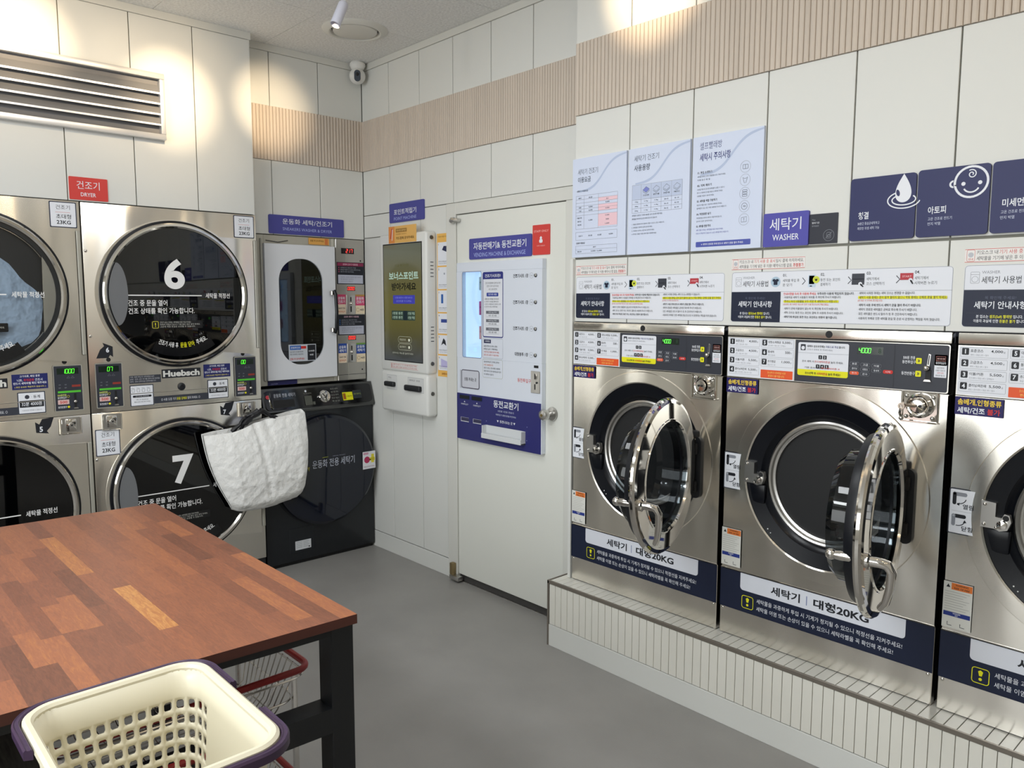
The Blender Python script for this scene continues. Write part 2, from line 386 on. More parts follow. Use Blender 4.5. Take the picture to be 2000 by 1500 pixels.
# tiled plinth under the washers
TILE = mat('white_glazed_tile', '#e3e1d8', .18, spec=.5, bump=(90, .02, .001)); GROUT = mat('tile_grout', '#77756e', .9)
b = MB(); n0 = 0; pt = .0352; x = XP+.012
b.box((XP+.004, YP+.006, 0), (X1, YD+.1, ZP-.003), GROUT)
while x < X1-pt:
    b.box((x+.001, YP, .0985), (x+pt-.001, YP+.008, ZP-.016), TILE, .0008, 1)
    b.box((x+.001, YP+.006, ZP-.006), (x+pt-.001, YW+.05, ZP), TILE, .0008, 1); x += pt
b.box((XP+.010, YP-.001, 0), (X1, YP+.01, .0955), WALL, .001, 1)
b.box((XP+.001, YP+.004, 0), (XP+.006, YD, ZP-.002), WALL)
struct(b, 'plinth', origin=(-1, YP, 0))
b = MB(); GT = mat('grey_edge_trim', '#7d766d', .4, .4, bump=(60, .03, .001))
b.box((XP, YP-.002, ZP-.0145), (X1, YP+.007, ZP+.0005), GT, .001, 1); b.box((XP, YP-.002, .0), (XP+.0105, YP+.007, ZP), GT, .001, 1)
b.box((XP, YP+.002, ZP-.012), (XP+.008, YD-.003, ZP+.0005), GT, .001, 1)
struct(b, 'trim_7', origin=(-1, YP, ZP))

# the door in the back wall
b = MB()
b.box((-3.283, YD-.008, 0), (-3.204, YD+.045, 2.003), TRIMW, .0015, 1); b.box((-3.2035, YD-.008, 1.945), (XB+.02, YD+.045, 2.003), TRIMW, .0015, 1)
b.box((-2.424, YD-.006, .02), (XB+.02, YD+.045, 1.9445), TRIMW, .0015, 1)
b.box((-3.204, YD+.012, .0), (-2.40, YD+.06, .04), mat('door_sill', '#4e4c4b', .6, .3, bump=(60, .05, .001)))
b.box((-3.204, YD+.004, .0), (-2.40, YD+.010, .003), SATIN)
d = struct(b, 'door_1', origin=(-2.8, YD, 0))
DOORP = mat('door_paint', '#dfe0d9', .4, spec=.35, bump=(30, .03, .002))
b = MB(); b.box((-3.2, YD-.002, .041), (-2.427, YD+.036, 1.941), DOORP, .002, 1); lf = b.build('leaf', d)
b = MB(); F = FY(YD-.002)
b.lathe([(.031, 0), (.033, .003), (.030, .010), (.014, .012), (.012, .030), (.016, .038), (.025, .046), (.027, .060), (.022, .070), (.010, .074), (.0, .074)], F, SATIN, (-2.500, .985), 32)
b.lathe([(.007, .0742), (.007, .0755), (0, .0755)], F, mat('keyhole_brass', '#8d7a4e', .35, .9), (-2.500, .985), 16)
b.build('door_knob', d)
b = MB(); b.box((-3.232, YD-.03, 1.905), (-3.165, YD-.004, 1.922), SATIN, .004); b.box((-3.226, YD-.026, 1.90), (-3.206, YD-.006, 1.93), SATIN, .003); b.build('pivot_hinge', d)
b = MB(); BR = mat('worn_brass', '#9c8a66', .4, .8, bump=(60, .05, .001))
b.box((-3.243, YD-.034, .030), (-3.214, YD-.008, .098), BR, .005); b.box((-3.236, YD-.042, .012), (-3.160, YD-.004, .036), SATIN, .004); b.build('pivot_hinge', d)

# ================================================================== WALL SIGNS AND POSTERS
def sign(name, F, u0, v0, u1, v1, t, base, label, cat, draw, r=.006, group=None, corners=(1, 1, 1, 1)):
    s = Sheet(F); s.plate(rrect(u0, v0, u1, v1, r, corners=corners), t, base); draw(s)
    o = s.build(name, origin=F.p((u0+u1)/2, v0, 0)); return tag(o, label, cat, group)
LB = ink('#aab6ea')
F = FX(XD, 0)
def d_(s):
    s.text('건조기', .985, 2.004, .036, WHITE, w=.095, b=.0); s.text('DRYER', 1.0, 1.972, .017, WHITE, w=.063, b=.01)
sign('sign', F, .954, 1.956, 1.114, 2.057, .004, SIGNR, 'small red DRYER sign with white lettering above the steel dryers', 'sign', d_, .004)
def d_(s):
    s.text('운동화 세탁/건조기', 2.03, 1.925, .030, WHITE, w=.306, b=.005); s.text('SNEAKERS WASHER & DRYER', 2.03, 1.891, .016, LB, w=.305, b=.0)
sign('sign', FX(XL), 1.949, 1.870, 2.414, 1.973, .006, SIGNB, 'wide violet blue SNEAKERS WASHER & DRYER sign on the wall of the corner recess', 'sign', d_, .008)
def d_(s):
    s.text('포인트적립기', -3.765, 1.985, .030, WHITE, w=.215, b=.012); s.text('POINT MACHINE', -3.765, 1.955, .017, LB, w=.215, b=.0)
sign('sign', FY(YD), -3.811, 1.943, -3.478, 2.050, .006, SIGNB, 'violet blue POINT MACHINE sign on the wall over the white kiosk', 'sign', d_, .008)
def d_(s):
    s.text('자동판매기& 동전교환기', -3.060, 1.757, .036, WHITE, w=.385, b=.012); s.text('VENDING MACHINE & EXCHANGE', -3.058, 1.722, .020, LB, w=.378, b=.0)
sign('sign', FY(YD-.002), -3.095, 1.711, -2.640, 1.814, .006, SIGNB, 'violet blue VENDING MACHINE & EXCHANGE sign on the white door', 'sign', d_, .008)
def d_(s):
    s.text('STAFF ONLY', -2.626, 1.816, .010, ink('#f0b3ae'), w=.095, b=.005)
    s.disc(-2.580, 1.790, .007, WHITE); s.poly(rrect(-2.591, 1.768, -2.569, 1.784, .006), WHITE); s.text('관계자 외 출입금지', -2.606, 1.752, .006, ink('#f0b3ae'), w=.052)
sign('sign', FY(YD-.002), -2.635, 1.714, -2.523, 1.850, .004, SIGNR, 'red STAFF ONLY sign at the upper corner of the white door', 'sign', d_, .004)
def d_(s):
    s.text('세탁기', -1.377, 1.737, .040, WHITE, w=.112, b=.005); s.text('WASHER', -1.366, 1.704, .020, WHITE, w=.094, b=.006)
F = FY(YW)
sign('sign', F, -1.400, 1.684, -1.240, 1.795, .008, ink('#514fa5'), 'violet blue WASHER sign beside the black card on the washer wall', 'sign', d_, .005)
def d_(s):
    s.text('Max', -1.231, 1.7605, .005, GREY, b=.0); s.text('빨래기준', -1.231, 1.750, .006, ink('#c8cad0'), w=.025); s.text('정격용량', -1.231, 1.7405, .005, GREY, w=.023)
    s.ring(-1.174, 1.7115, .0175, .001, GREY); s.frame(-1.1805, 1.7025, -1.1675, 1.7205, .001, GREY, .003); s.ring(-1.174, 1.710, .004, .001, GREY); s.stroke([(-1.184, 1.702), (-1.164, 1.722)], .001, GREY)
sign('notice_card', F, -1.239, 1.686, -1.146, 1.781, .003, ink('#30323c'), 'black card with a round grey icon beside the WASHER sign', 'card', d_, .002)
LG = ink('#c9d0e4'); SQ = ink('#2b2f5b')
def drop(s):
    s.text('청결', -1.080, 1.7525, .022, WHITE, w=.031, b=.015); s.text('30분간 통살균세척하고', -1.081, 1.735, .009, LG, w=.066, b=0); s.text('깨끗한 위생 세탁 가능', -1.081, 1.7205, .009, LG, w=.066, b=0)
    for rx, ry, w, a0, a1 in ((.0335, .0150, .0035, .62*PI, 2.22*PI), (.046, .0245, .0035, .62*PI, 1.93*PI)):
        s.stroke([(-.948+rx*math.cos(a0+(a1-a0)*i/40), 1.801+ry*math.sin(a0+(a1-a0)*i/40)) for i in range(41)], w, WHITE)
    s.up(); P = [(-.950+.0305*math.sin(t)*(1 if abs(math.sin(t)) else 1)*math.sin(t/2)**1.15, 1.835+.0415*math.cos(t)) for t in [2*PI*i/48 for i in range(48)]]
    s.poly([(u, v) for u, v in P][::-1], WHITE); s.up(); s.poly([(-.965+.0052*math.cos(a)-.002*math.sin(a), 1.822+.0098*math.sin(a)) for a in [2*PI*i/24 for i in range(24)]], SQ)
sign('picture_sign', F, -1.107, 1.688, -.915, 1.877, .008, SQ, 'dark navy square sign with a large white water drop', 'sign', drop, .010, 'navy picture signs over the washers')
def baby(s):
    cu, cv = -.7695, 1.8335
    s.text('아토피', -.879, 1.7525, .022, WHITE, w=.048, b=.015); s.text('고온 건조로 진드기', -.878, 1.7345, .009, LG, w=.064, b=0); s.text('먼지 박멸', -.878, 1.7205, .009, LG, w=.034, b=0)
    s.ring(cu-.0455, cv-.002, .0082, .0050, WHITE); s.up(); s.disc(cu-.002, cv, .0445, SQ); s.up(); s.ring(cu, cv, .0418, .0060, WHITE); s.disc(cu-.0385, cv-.002, .0060, SQ); s.up(); s.ring(cu, cv, .0418, .0060, WHITE, PI-.09, PI+.12)
    s.disc(cu-.0195, cv-.004, .0054, WHITE); s.disc(cu+.0225, cv-.004, .0054, WHITE)
    s.stroke([(cu+.001+.0205*math.cos(a), cv-.009+.0195*math.sin(a)) for a in [PI*1.15+PI*.7*i/20 for i in range(21)]], .0042, WHITE)
    s.stroke([(cu+.001+(.0125-.0011*a)*math.cos(2.2-a), cv+.021+(.0125-.0011*a)*math.sin(2.2-a)) for a in [.22*i for i in range(44)]], .0028, WHITE)
sign('picture_sign', F, -.910, 1.688, -.7225, 1.880, .008, SQ, 'dark navy square sign with a white outlined baby face', 'sign', baby, .010, 'navy picture signs over the washers')
def dust(s):
    s.text('미세먼지', -.690, 1.757, .022, WHITE, w=.068, b=.015); s.text('고온 건조로 진드기', -.692, 1.7395, .009, LG, w=.064, b=0); s.text('먼지 박멸', -.693, 1.7245, .009, LG, w=.034, b=0)
sign('picture_sign', F, -.7175, 1.688, -.527, 1.880, .008, SQ, 'dark navy square sign with only small white lettering, cut by the picture edge', 'sign', dust, .010, 'navy picture signs over the washers')

PB, PB2, PT = ink('#cfd8ec'), ink('#b3c0da'), ink('#4d5563')
def poster(u0, u1, label, body):
    s = Sheet(FY(YW)); s.plate([(u0, 1.684), (u1, 1.684), (u1, 2.087), (u0, 2.087)], .010, PB); w = u1-u0
    P = []
    for i in range(31):                                  # the pale ribbon that climbs to the upper corner
        t = i/30; P.append((u0+w*(.12+.88*t), 1.955+.125*(1/(1+math.exp(-9*(t-.52))))+.004*t))
    n = len(P); s.poly(P + [(u1, P[-1][1]-.006)] + [(u, v-.006-.006*math.sin(PI*i/30)) for i, (u, v) in reversed(list(enumerate(P)))], PB2); s.up()
    body(s, u0); return tag(s.build('poster', origin=(u0+w/2, YW, 1.684)), label, 'poster', 'pale blue posters on the washer wall')
def grid(s, u0, v0, us, vs, m=GREY, w=.0008):
    for u in us: s.stroke([(u0+u, v0+vs[0]), (u0+u, v0+vs[-1])], w, m)
    for v in vs: s.stroke([(u0+us[0], v0+v), (u0+us[-1], v0+v)], w, m)
def p1(s, u):
    s.text('세탁기 건조기', u+.030, 2.020, .023, PT, w=.108, b=-.006); s.text('이용요금', u+.030, 1.988, .023, PT, w=.070, b=.012)
    s.text('· 세탁기 이용요금', u+.020, 1.950, .008, INK, w=.066); PK = ink('#e9c6cf')
    s.rect(u+.143, 1.905, u+.243, 1.920, PK); s.rect(u+.143, 1.868, u+.243, 1.893, PK); s.rect(u+.143, 1.806, u+.243, 1.855, PK); s.up()
    grid(s, u, 1.80, [.020, .065, .143, .243], [0, .055, .068, .081, .093, .106, .120, .135])
    for t, a, v, w_ in (('세탁기', .033, 1.922, .018), ('요금', .090, 1.922, .020), ('특가', .185, 1.909, .012), ('표준', .036, 1.884, .014), ('4,000', .090, 1.884, .022), ('4,000', .180, 1.896, .022), ('고급', .036, 1.870, .014), ('4,500', .090, 1.870, .022), ('4,500', .180, 1.872, .022), ('이불/커튼', .026, 1.842, .028), ('클리닝', .030, 1.828, .020), ('찌든때', .030, 1.814, .020), ('5,500', .090, 1.830, .022), ('5,500', .180, 1.844, .022), ('500', .184, 1.828, .016), ('1,000', .180, 1.811, .022)): s.text(t, u+a, v, .006, PT, w=w_)
    grid(s, u, 1.755, [.020, .243], [0, .032])
    for t, a in (('건조기', .036), ('요금', .090), ('32분', .140), ('4,000', .200)): s.text(t, u+a, 1.768, .006, PT, w=.022)
    s.text('· 운동화 이용요금', u+.020, 1.738, .008, INK, w=.052); grid(s, u, 1.699, [.020, .243], [0, .016, .032])
    s.text('세탁기', u+.116, 1.720, .006, PT); s.text('세탁/건조', u+.030, 1.704, .006, PT); s.text('3,000 / 2,000', u+.105, 1.704, .006, PT, w=.06)
poster(-2.281, -1.995, 'pale blue price poster with a pink striped table, first of three', p1)
def p2(s, u):
    s.text('세탁기 건조기', u+.027, 2.036, .023, PT, w=.117, b=-.006); s.text('사용용량', u+.027, 2.000, .024, PT, w=.076, b=.012)
    s.rect(u+.020, 1.892, u+.252, 1.948, ink('#bcc7df')); s.up(); grid(s, u, 1.842, [.020, .063, .111, .158, .205, .252], [0, .017, .034, .050, .106])
    for k, a in enumerate((.087, .135, .182, .229)):
        q = [(-.016, 0), (0, -.010), (.016, .002), (.0, .012)]
        if k == 0: s.poly([(u+a+x, 1.926+y) for x, y in q], ink('#7b84c8'))
        s.stroke([(u+a+x, 1.926+y) for x, y in q], .0012, DGREY, True); s.stroke([(u+a+x, 1.921+y) for x, y in q[:3]], .0012, DGREY)
        s.text(('수건/의류', '얇은이불', '두꺼운이불', '패드')[k], u+a, 1.903, .006, INK, w=.028, al='c')
        for r in range(3): s.text(('5~7kg', '7~9kg', '10~12', '8~10')[k], u+a, 1.881-.017*r, .005, PT, w=.018, al='c')
    for r, t in enumerate(('15kg', '20kg', '23kg')): s.text(t, u+.033, 1.881-.017*r, .005, PT, w=.016)
    for k, (t, w_) in enumerate((('세탁물의 용량은 기계의 80%를 넘지 않도록 해주세요.', .146), ('세탁물을 과다하게 넣으면 세탁이 잘 되지 않습니다.', .122))): s.text(t, u+.020, 1.829-.013*k, .0065, PT, w=w_, b=.0)
    for k, (t, w_) in enumerate((('1. 이불은 종류에 따라 용량이 다를 수 있으니 참고 바랍니다.', .155), ('2. 세탁물은 뭉치지 않게 넣어주세요.', .100), ('3. 지퍼와 단추는 잠가서 넣어주세요.', .110), ('4. 두꺼운 이불은 대형 세탁기를 이용해주세요.', .120))): s.text(t, u+.020, 1.796-.0125*k, .006, PT, w=w_, b=0)
poster(-1.984, -1.701, 'pale blue capacity poster with a small table of bedding icons', p2)
def p3(s, u):
    s.text('셀프빨래방', u+.030, 2.040, .026, ink('#4a4f7d'), w=.090, b=-.006); s.text('세탁시 주의사항', u+.030, 2.000, .027, ink('#44487f'), w=.126, b=.012)
    T = (('01. 투입 소개하기', ('세탁물 주머니 안의 이물질을 모두 꺼내 주세요.', '지폐 동전 펜 등')), ('02. 지퍼 채우기', ('지퍼를 채우지 않으면 세탁물이 상할 수 있으니', '반드시 지퍼와 단추를 채워서 세탁해 주세요', '의류를 뒤집어 넣어주세요.')), ('03. 세탁물 색깔 구분하기', ('흰옷과 색깔 옷은 구분하여 세탁해 주세요.', '물 빠짐이 있는 옷은 따로 세탁해 주시기 바랍니다.')), ('04. 적정용량 넣기', ('적정용량을 넣어야 세탁이 깨끗하게 됩니다.', '넘치지 않게 넣어주세요.')), ('05. 세탁물 전량 주의', ('세탁 종료 후에는 세탁물을 바로 꺼내 주세요.', '분실 시 책임지지 않습니다. 남은 세탁물 확인 바랍니다.')))
    v = 1.966
    for k, (h, L) in enumerate(T):
        s.text(h, u+.022, v-.010, .009, INK, w=.060+.006*(k == 2)*4, b=.015)
        for i, t in enumerate(L): s.text(t, u+.022, v-.0225-.0115*i, .0062, ink('#5d63a8') if k == 4 else PT, w=min(.135, .0037*len(t)+.02), b=0)
        v -= (.045, .055, .046, .043, .04)[k]
    for k in range(5):
        c = (u+.215, 1.961-.0445*k); s.ring(*c, .0195, .0008, GREY)
        if k == 0: s.frame(c[0]-.010, c[1]-.007, c[0]+.010, c[1]+.007, .0012, PT, .002); s.stroke([(c[0], c[1]-.007), (c[0], c[1]+.007)], .0012, PT)
        if k == 1: s.stroke([(c[0]-.009, c[1]+.009), (c[0]-.003, c[1]-.010), (c[0]+.003, c[1]-.010), (c[0]+.009, c[1]+.009), (c[0]+.003, c[1]+.005), (c[0]-.003, c[1]+.005)], .0012, PT, True)
        if k == 2:
            for q in (-.008, 0, .008): s.frame(c[0]-.009, c[1]+q-.003, c[0]+.009, c[1]+q+.003, .0012, PT, .002)
        if k == 3: s.ring(*c, .011, .0012, PT); s.text('적정', c[0], c[1]-.003, .006, PT, w=.010, al='c')
        if k == 4: s.stroke([(c[0]-.010, c[1]-.009), (c[0]-.010, c[1]+.006), (c[0]+.010, c[1]+.009), (c[0]+.010, c[1]-.008)], .0014, PT, True); s.text('!', c[0]-.001, c[1]-.006, .011, PT)
    s.rect(u+.022, 1.697, u+.243, 1.716, ink('#4f59a8'), .003); s.up(); s.text('※ 세탁이 완료된 후에 반드시 세탁기 문을 열어 주세요', u+.045, 1.7025, .0075, WHITE, w=.170)
poster(-1.689, -1.408, 'pale blue care poster with five round outlined icons in a column', p3)

# how-to stickers over each washer
def guide(x, label, rlabel):
    s = Sheet(FY(YW-.001)); u0, u1 = x+.003, x+.718; s.plate(rrect(u0, 1.431, u1, 1.603, .009), .0006, PAPER)
    s.frame(u0+.001, 1.432, u1-.001, 1.602, .0011, GREY, .009); s.stroke([(u0, 1.5345), (u1, 1.5345)], .0009, GREY)
    s.frame(u0+.016, 1.553, u0+.038, 1.584, .0009, GREY, .002); s.ring(u0+.027, 1.564, .008, .0009, GREY); s.stroke([(u0+.016, 1.577), (u0+.038, 1.577)], .0009, GREY)
    s.text('WASHER', u0+.044, 1.579, .008, GREY, w=.045, b=0); s.text('세탁기 사용법', u0+.044, 1.5515, .020, INK, w=.096, b=.004)
    for k, (a, n, t1, t2) in enumerate(((.193, '01.', '세탁물 투입 후', '문 닫기'), (.323, '02.', '동전 또는 포인트', '결제하기'), (.470, '03.', '세탁기에서', '코스 선택하기'), (.611, '04.', '세탁기에서', '시작버튼 누르기'))):
        s.text(n, u0+a, 1.5835, .0095, INK, b=.012); s.text(t1, u0+a, 1.566, .010, INK, w=.0068*len(t1)+.004, b=0); s.text(t2, u0+a, 1.5515, .010, INK, w=.0072*len(t2)+.004, b=0)
    for a in (.262, .413, .559): s.stroke([(u0+a, 1.557), (u0+a+.010, 1.568), (u0+a, 1.579)], .0026, DGREY)
    s.disc(u0+.167, 1.567, .0175, ink('#a9c0d2')); s.up(); TS_ = [(-.010, .009), (-.004, .010), (0, .007), (.004, .010), (.010, .009), (.012, .003), (.007, .001), (.007, -.010), (-.007, -.010), (-.007, .001), (-.012, .003)]
    s.poly([(u0+.167+x_, 1.567+y_) for x_, y_ in TS_][::-1], NAVY)
    s.rect(u0+.282, 1.548, u0+.308, 1.588, ink('#c3d3e4'), .003); s.rect(u0+.285, 1.558, u0+.303, 1.585, ink('#8fb4d6'), .001); s.up(); s.disc(u0+.309, 1.572, .0115, ink('#cfd84a')); s.up(); s.text('₩', u0+.309, 1.568, .008, INK, al='c'); s.rect(u0+.288, 1.550, u0+.296, 1.553, INK)
    s.rect(u0+.425, 1.554, u0+.464, 1.588, DGREY); s.stroke([(u0+.425, 1.571), (u0+.464, 1.571)], .0012, GREY); s.up(); s.disc(u0+.452, 1.556, .006, PAPER); s.stroke([(u0+.452, 1.556), (u0+.461, 1.547)], .004, INK)
    s.rect(u0+.562+.008, 1.566, u0+.562+.045, 1.586, ink('#b33a44')); s.up(); s.text('START', u0+.5895, 1.5735, .0055, ink('#e9b9bd'), w=.026, al='c'); s.disc(u0+.600, 1.565, .006, PAPER); s.stroke([(u0+.600, 1.565), (u0+.607, 1.554)], .004, INK)
    s.poly(rrect(u0+.001, 1.432, u0+.187, 1.534, .008, corners=(1, 0, 0, 0)), NAVY); s.up()
    s.text('꼭 확인해 주세요!', u0+.093, 1.508, .009, ink('#555b70'), w=.076, al='c', b=0); s.text('세탁기 안내사항', u0+.093, 1.482, .021, WHITE, w=.128, al='c', b=.014)
    s.frame(u0+.010, 1.440, u0+.177, 1.470, .0006, DGREY)
    s.runs([('본 업소는 ', WHITE, .01), ('셀프(Self) 빨래방', YEL, .01), ('입니다.', WHITE, .01)], u0+.036, 1.456, .0095, .114); s.runs([('이용자 과실에 인한 ', WHITE, .01), ('환불은 불가', YEL, .01), ('합니다.', WHITE, .01)], u0+.030, 1.4435, .0095, .128)
    A, R_ = u0+.198, ink('#d4572f')
    s.rect(A+.001, 1.498, A+.188, 1.5055, YEL); s.rect(u0+.448, 1.510, u0+.703, 1.5185, YEL); s.up()
    s.runs([('안내사항을 숙지 후 이용해 주세요.', ink('#e0483f'), .008), (' 부주의한 이용에 책임지지 않습니다.', INK, .008)], A, 1.5225, .0088, .237)
    for k, (t, w_, m, bb) in enumerate((('· 이용하실 세탁기 사용불가 여부를 꼭 확인해 주시기 바랍니다.', .196, INK, 0), ('· 주머니 속의 내용물을 모두 꺼낸 후 세탁하시기 바랍니다.', .186, INK, .01), ('(라이터, 펜, 머리끈 등으로 인한 오염 및 손상에 책임 없음)', .156, R_, 0), ('· 세탁기 안에 이물질이 없는지 꼭 확인해 주시기 바랍니다.', .188, INK, 0), ('· 세탁 코스는 동전 또는 포인트 결제 후 사용해 주시기 바랍니다.', .205, INK, 0), ('· 세탁기에 투입된 동전 또는 포인트는 반환이 불가합니다.', .186, INK, .01))): s.text(t, A, (1.5115, 1.4985, 1.4882, 1.4745, 1.461, 1.447)[k], .0068 if k == 2 else .0078, m, w=w_, b=bb)
    for k, (t, w_, m, bb) in enumerate((('· 세탁이 시작된 후에는 세탁 코스는 변경할 수 없습니다.', .168, INK, 0), ('· 세탁기 사용 중에는 문이 잠겨 열리지 않으니 작동 중에는 강제로 문을 열지 마세요.', .256, INK, .01), ('(문 파손 시 수리비 청구됩니다)', .074, R_, 0), ('· 세탁기 사용 후에 반드시 세탁기 문을 열어 주시기 바랍니다.', .186, INK, .01), ('· 세탁이 완료된 세탁물은 곧바로 회수해 주시기 바랍니다.', .176, INK, 0), ('· 모든 세탁물은 반드시 탈수가 된 후 건조하시기 바랍니다.', .178, INK, 0), ('· 사용자의 부재로 인한 세탁물 분실 및 손상 시 운영자는 책임을 지지 않습니다.', .240, INK, 0))): s.text(t, u0+.447, (1.5235, 1.5105, 1.501, 1.487, 1.4735, 1.460, 1.446)[k], .0068 if k == 2 else .0082, m, w=w_, b=bb)
    tag(s.build('instruction_sticker', origin=(u0+.36, YW, 1.431)), label, 'sticker', 'instruction stickers over the washers')
    s = Sheet(FY(YW-.001)); s.plate([(x+.000, 1.611), (x+.272, 1.611), (x+.272, 1.648), (x, 1.648)], .0006, ink('#e6e4e2')); RR = ink('#c9564d')
    s.frame(x+.001, 1.612, x+.271, 1.647, .0014, RR); s.frame(x+.006, 1.614, x+.026, 1.646, .0009, RR, .004); s.disc(x+.016, 1.632, .007, ink('#b9bcc4')); s.text('안내', x+.016, 1.617, .006, RR, al='c', w=.012)
    s.runs([('키오스크 내 ', INK, 0), ('기기 사용 중 표시', RED, 0), ('일시 결제 하지마세요.', INK, 0)], x+.031, 1.6315, .0125, .236); s.runs([('세탁물을 기기에 넣은 후 이용! 예약시스템 없음, ', INK, 0), ('환불불가', RED, .012)], x+.031, 1.6155, .0125, .236)
    tag(s.build('notice_sticker', origin=(x+.136, YW, 1.611)), rlabel, 'sticker', 'red bordered notice stickers over the washers')
XW = [-2.266, -1.5215, -.777]
guide(XW[0], 'white how-to sticker under the pale blue posters, above the washer beside the door', 'red bordered strip notice under the pink striped price poster')
guide(XW[1], 'white how-to sticker above the washer with a key in its lock', 'red bordered strip notice under the violet blue WASHER sign')
guide(XW[2], 'white how-to sticker cut by the picture edge, above the partly cropped washer', 'red bordered strip notice cut by the picture edge')

# ================================================================== THE WASHERS
def holed_plate(mb, F, u0, v0, u1, v1, c, r, h, m, n=96):
    """flat plate u0..v1 with a round hole"""
    A = sorted([2*PI*i/n for i in range(n)] + [math.atan2(v-c[1], u-c[0]) % (2*PI) for u in (u0, u1) for v in (v0, v1)])
    inn, out = [], []
    for a in A:
        ca, sa = math.cos(a), math.sin(a); t = 1e9
        if ca > 1e-9: t = min(t, (u1-c[0])/ca)
        if ca < -1e-9: t = min(t, (u0-c[0])/ca)
        if sa > 1e-9: t = min(t, (v1-c[1])/sa)
        if sa < -1e-9: t = min(t, (v0-c[1])/sa)
        inn.append(F.p(c[0]+r*ca, c[1]+r*sa, h)); out.append(F.p(c[0]+t*ca, c[1]+t*sa, h))
    k = len(A); mb.add(inn+out, [(i, k+i, k+(i+1) % k, (i+1) % k) for i in range(k)], m)
DRUM = mat('perforated_drum', (.04, .036, .032), .55, .7, bump=(8, .05, .01))
def perforated():
    m = DRUM; n = m.node_tree.nodes; lk = m.node_tree.links
    tc = n.new('ShaderNodeTexCoord'); v = n.new('ShaderNodeTexVoronoi'); v.inputs['Scale'].default_value = 70; v.inputs['Randomness'].default_value = 0
    rp = n.new('ShaderNodeValToRGB'); rp.color_ramp.elements[0].position = .28; rp.color_ramp.elements[1].position = .36
    rp.color_ramp.elements[0].color = (.004, .004, .004, 1); rp.color_ramp.elements[1].color = (.04, .035, .027, 1)
    lk.new(tc.outputs['Object'], v.inputs['Vector']); lk.new(v.outputs['Distance'], rp.inputs[0]); lk.new(rp.outputs[0], n['Principled BSDF'].inputs['Base Color'])
perforated()
PANELK = mat('dark_control_panel', '#33363f', .4, spec=.35, bump=(60, .02, .001))
CC = (.3705, .902)
def washer(label):
    W = .731; t = thing('washing_machine', label, 'washing machine', (XW[1]+W/2, YF+.3, ZP), 'large coin washers on the tiled plinth')
    F = FY(YF, XW[1])
    b = MB(); x0, x1 = XW[1], XW[1]+W
    M4 = Matrix(((F.U.x, F.V.x, F.N.x, F.O.x), (F.U.y, F.V.y, F.N.y, F.O.y), (F.U.z, F.V.z, F.N.z, F.O.z), (0, 0, 0, 1)))
    b.box((.001, 1.3815, -.03), (W-.001, 1.414, 0), STEEL, .003, 2, M4)                     # top strip
    b.lathe([(.0115, .0005), (.0115, -.012)], F, BLACK, (.3685, 1.397), 20); b.add([F.p(.3685+.0115*math.cos(2*PI*i/20), 1.397+.0115*math.sin(2*PI*i/20), .0006) for i in range(20)], [tuple(range(20))], BLACK)
    holed_plate(b, F, .001, .5415, W-.001, 1.234, CC, .325, -.0035, STEEL)                  # front with the pressed circle
    b.lathe([(.326, -.0035), (.3235, .0005), (.300, .001), (.284, .001), (.2795, -.003), (.279, -.02)], F, STEEL, CC, 96)
    for u0, u1 in ((.001, .004), (W-.004, W-.001)): b.box((u0, .5415, -.03), (u1, 1.234, -.0035), STEEL, M=M4)
    b.box((.001, 1.231, -.03), (W-.001, 1.2355, -.002), STEEL, .001, 1, M4); b.box((.001, .5395, -.02), (W-.001, .5425, -.001), CHROME, .001, 1, M4)
    b.box((.001, .295, -.03), (W-.001, .5385, -.003), STEEL, .002, 1, M4)                   # lower front
    for u in (.0135, .7175): b.sphere(F.p(u, .388, -.002), .0055, CHROME, 12, (1, .5, 1))
    b.box((x0+.004, YF+.045, ZP), (x1-.004, YF+.6, 1.40), BLACK); b.box((x0+.012, YF+.004, ZP+.002), (x1-.012, YF+.012, ZP+.006), BLACK)
    b.build('body', t)
    # porthole surround, seal and drum
    b = MB(); b.lathe([(.279, -.006), (.262, -.010), (.232, -.016), (.224, -.026), (.208, -.034)], F, BPLAST, CC, 72)
    b.box((.075, .800, -.028), (.160, .868, -.008), BPLAST, .006, 2, M4); b.box((.588, .79, -.024), (.640, 1.0, -.006), BPLAST, .006, 2, M4)
    for u, v in ((.176, .716), (.187, .704)): b.sphere(F.p(u, v, -.012), .0045, WPLAST, 10)
    b.build('porthole_surround', t)
    b = MB(); b.lathe([(.211, -.036), (.210, -.024), (.204, -.020), (.198, -.024), (.196, -.036), (.192, -.038), (.190, -.032), (.186, -.034), (.184, -.06)], F, SATIN, CC, 72); b.build('drum_ring', t)
    b = MB(); b.lathe([(.215, -.055), (.262, -.065), (.262, -.40), (.0, -.40)], F, DRUM, CC, 64)
    for k in range(3):
        a = .9+2*PI*k/3; c, s_ = math.cos(a), math.sin(a)
        b.add([F.p(CC[0]+r*c-w*s_, CC[1]+r*s_+w*c, h) for h in (-.07, -.39) for r, w in ((.262, -.035), (.225, 0), (.262, .035))], [(0, 1, 4, 3), (1, 2, 5, 4), (0, 2, 1)], SATIN)
    b.build('drum', t)
    b = MB(); b.prism([(.088, .871), (.122, .871), (.136, .866), (.155, .872), (.163, .895), (.158, .915), (.146, .917), (.140, .904), (.124, .905), (.124, .944), (.088, .947)], F, -.012, .004, SATIN)
    for u, v in ((.097, .937), (.097, .880), (.128, .876)): b.sphere(F.p(u, v, .005), .005, CHROME, 12)
    b.lathe([(.013, .004), (.012, .014), (.0, .016)], F, CHROME, (.142, .886), 20); b.lathe([(.008, .0045), (0, .0046)], F, BLACK, (.150, .905), 16); b.build('door_latch', t)
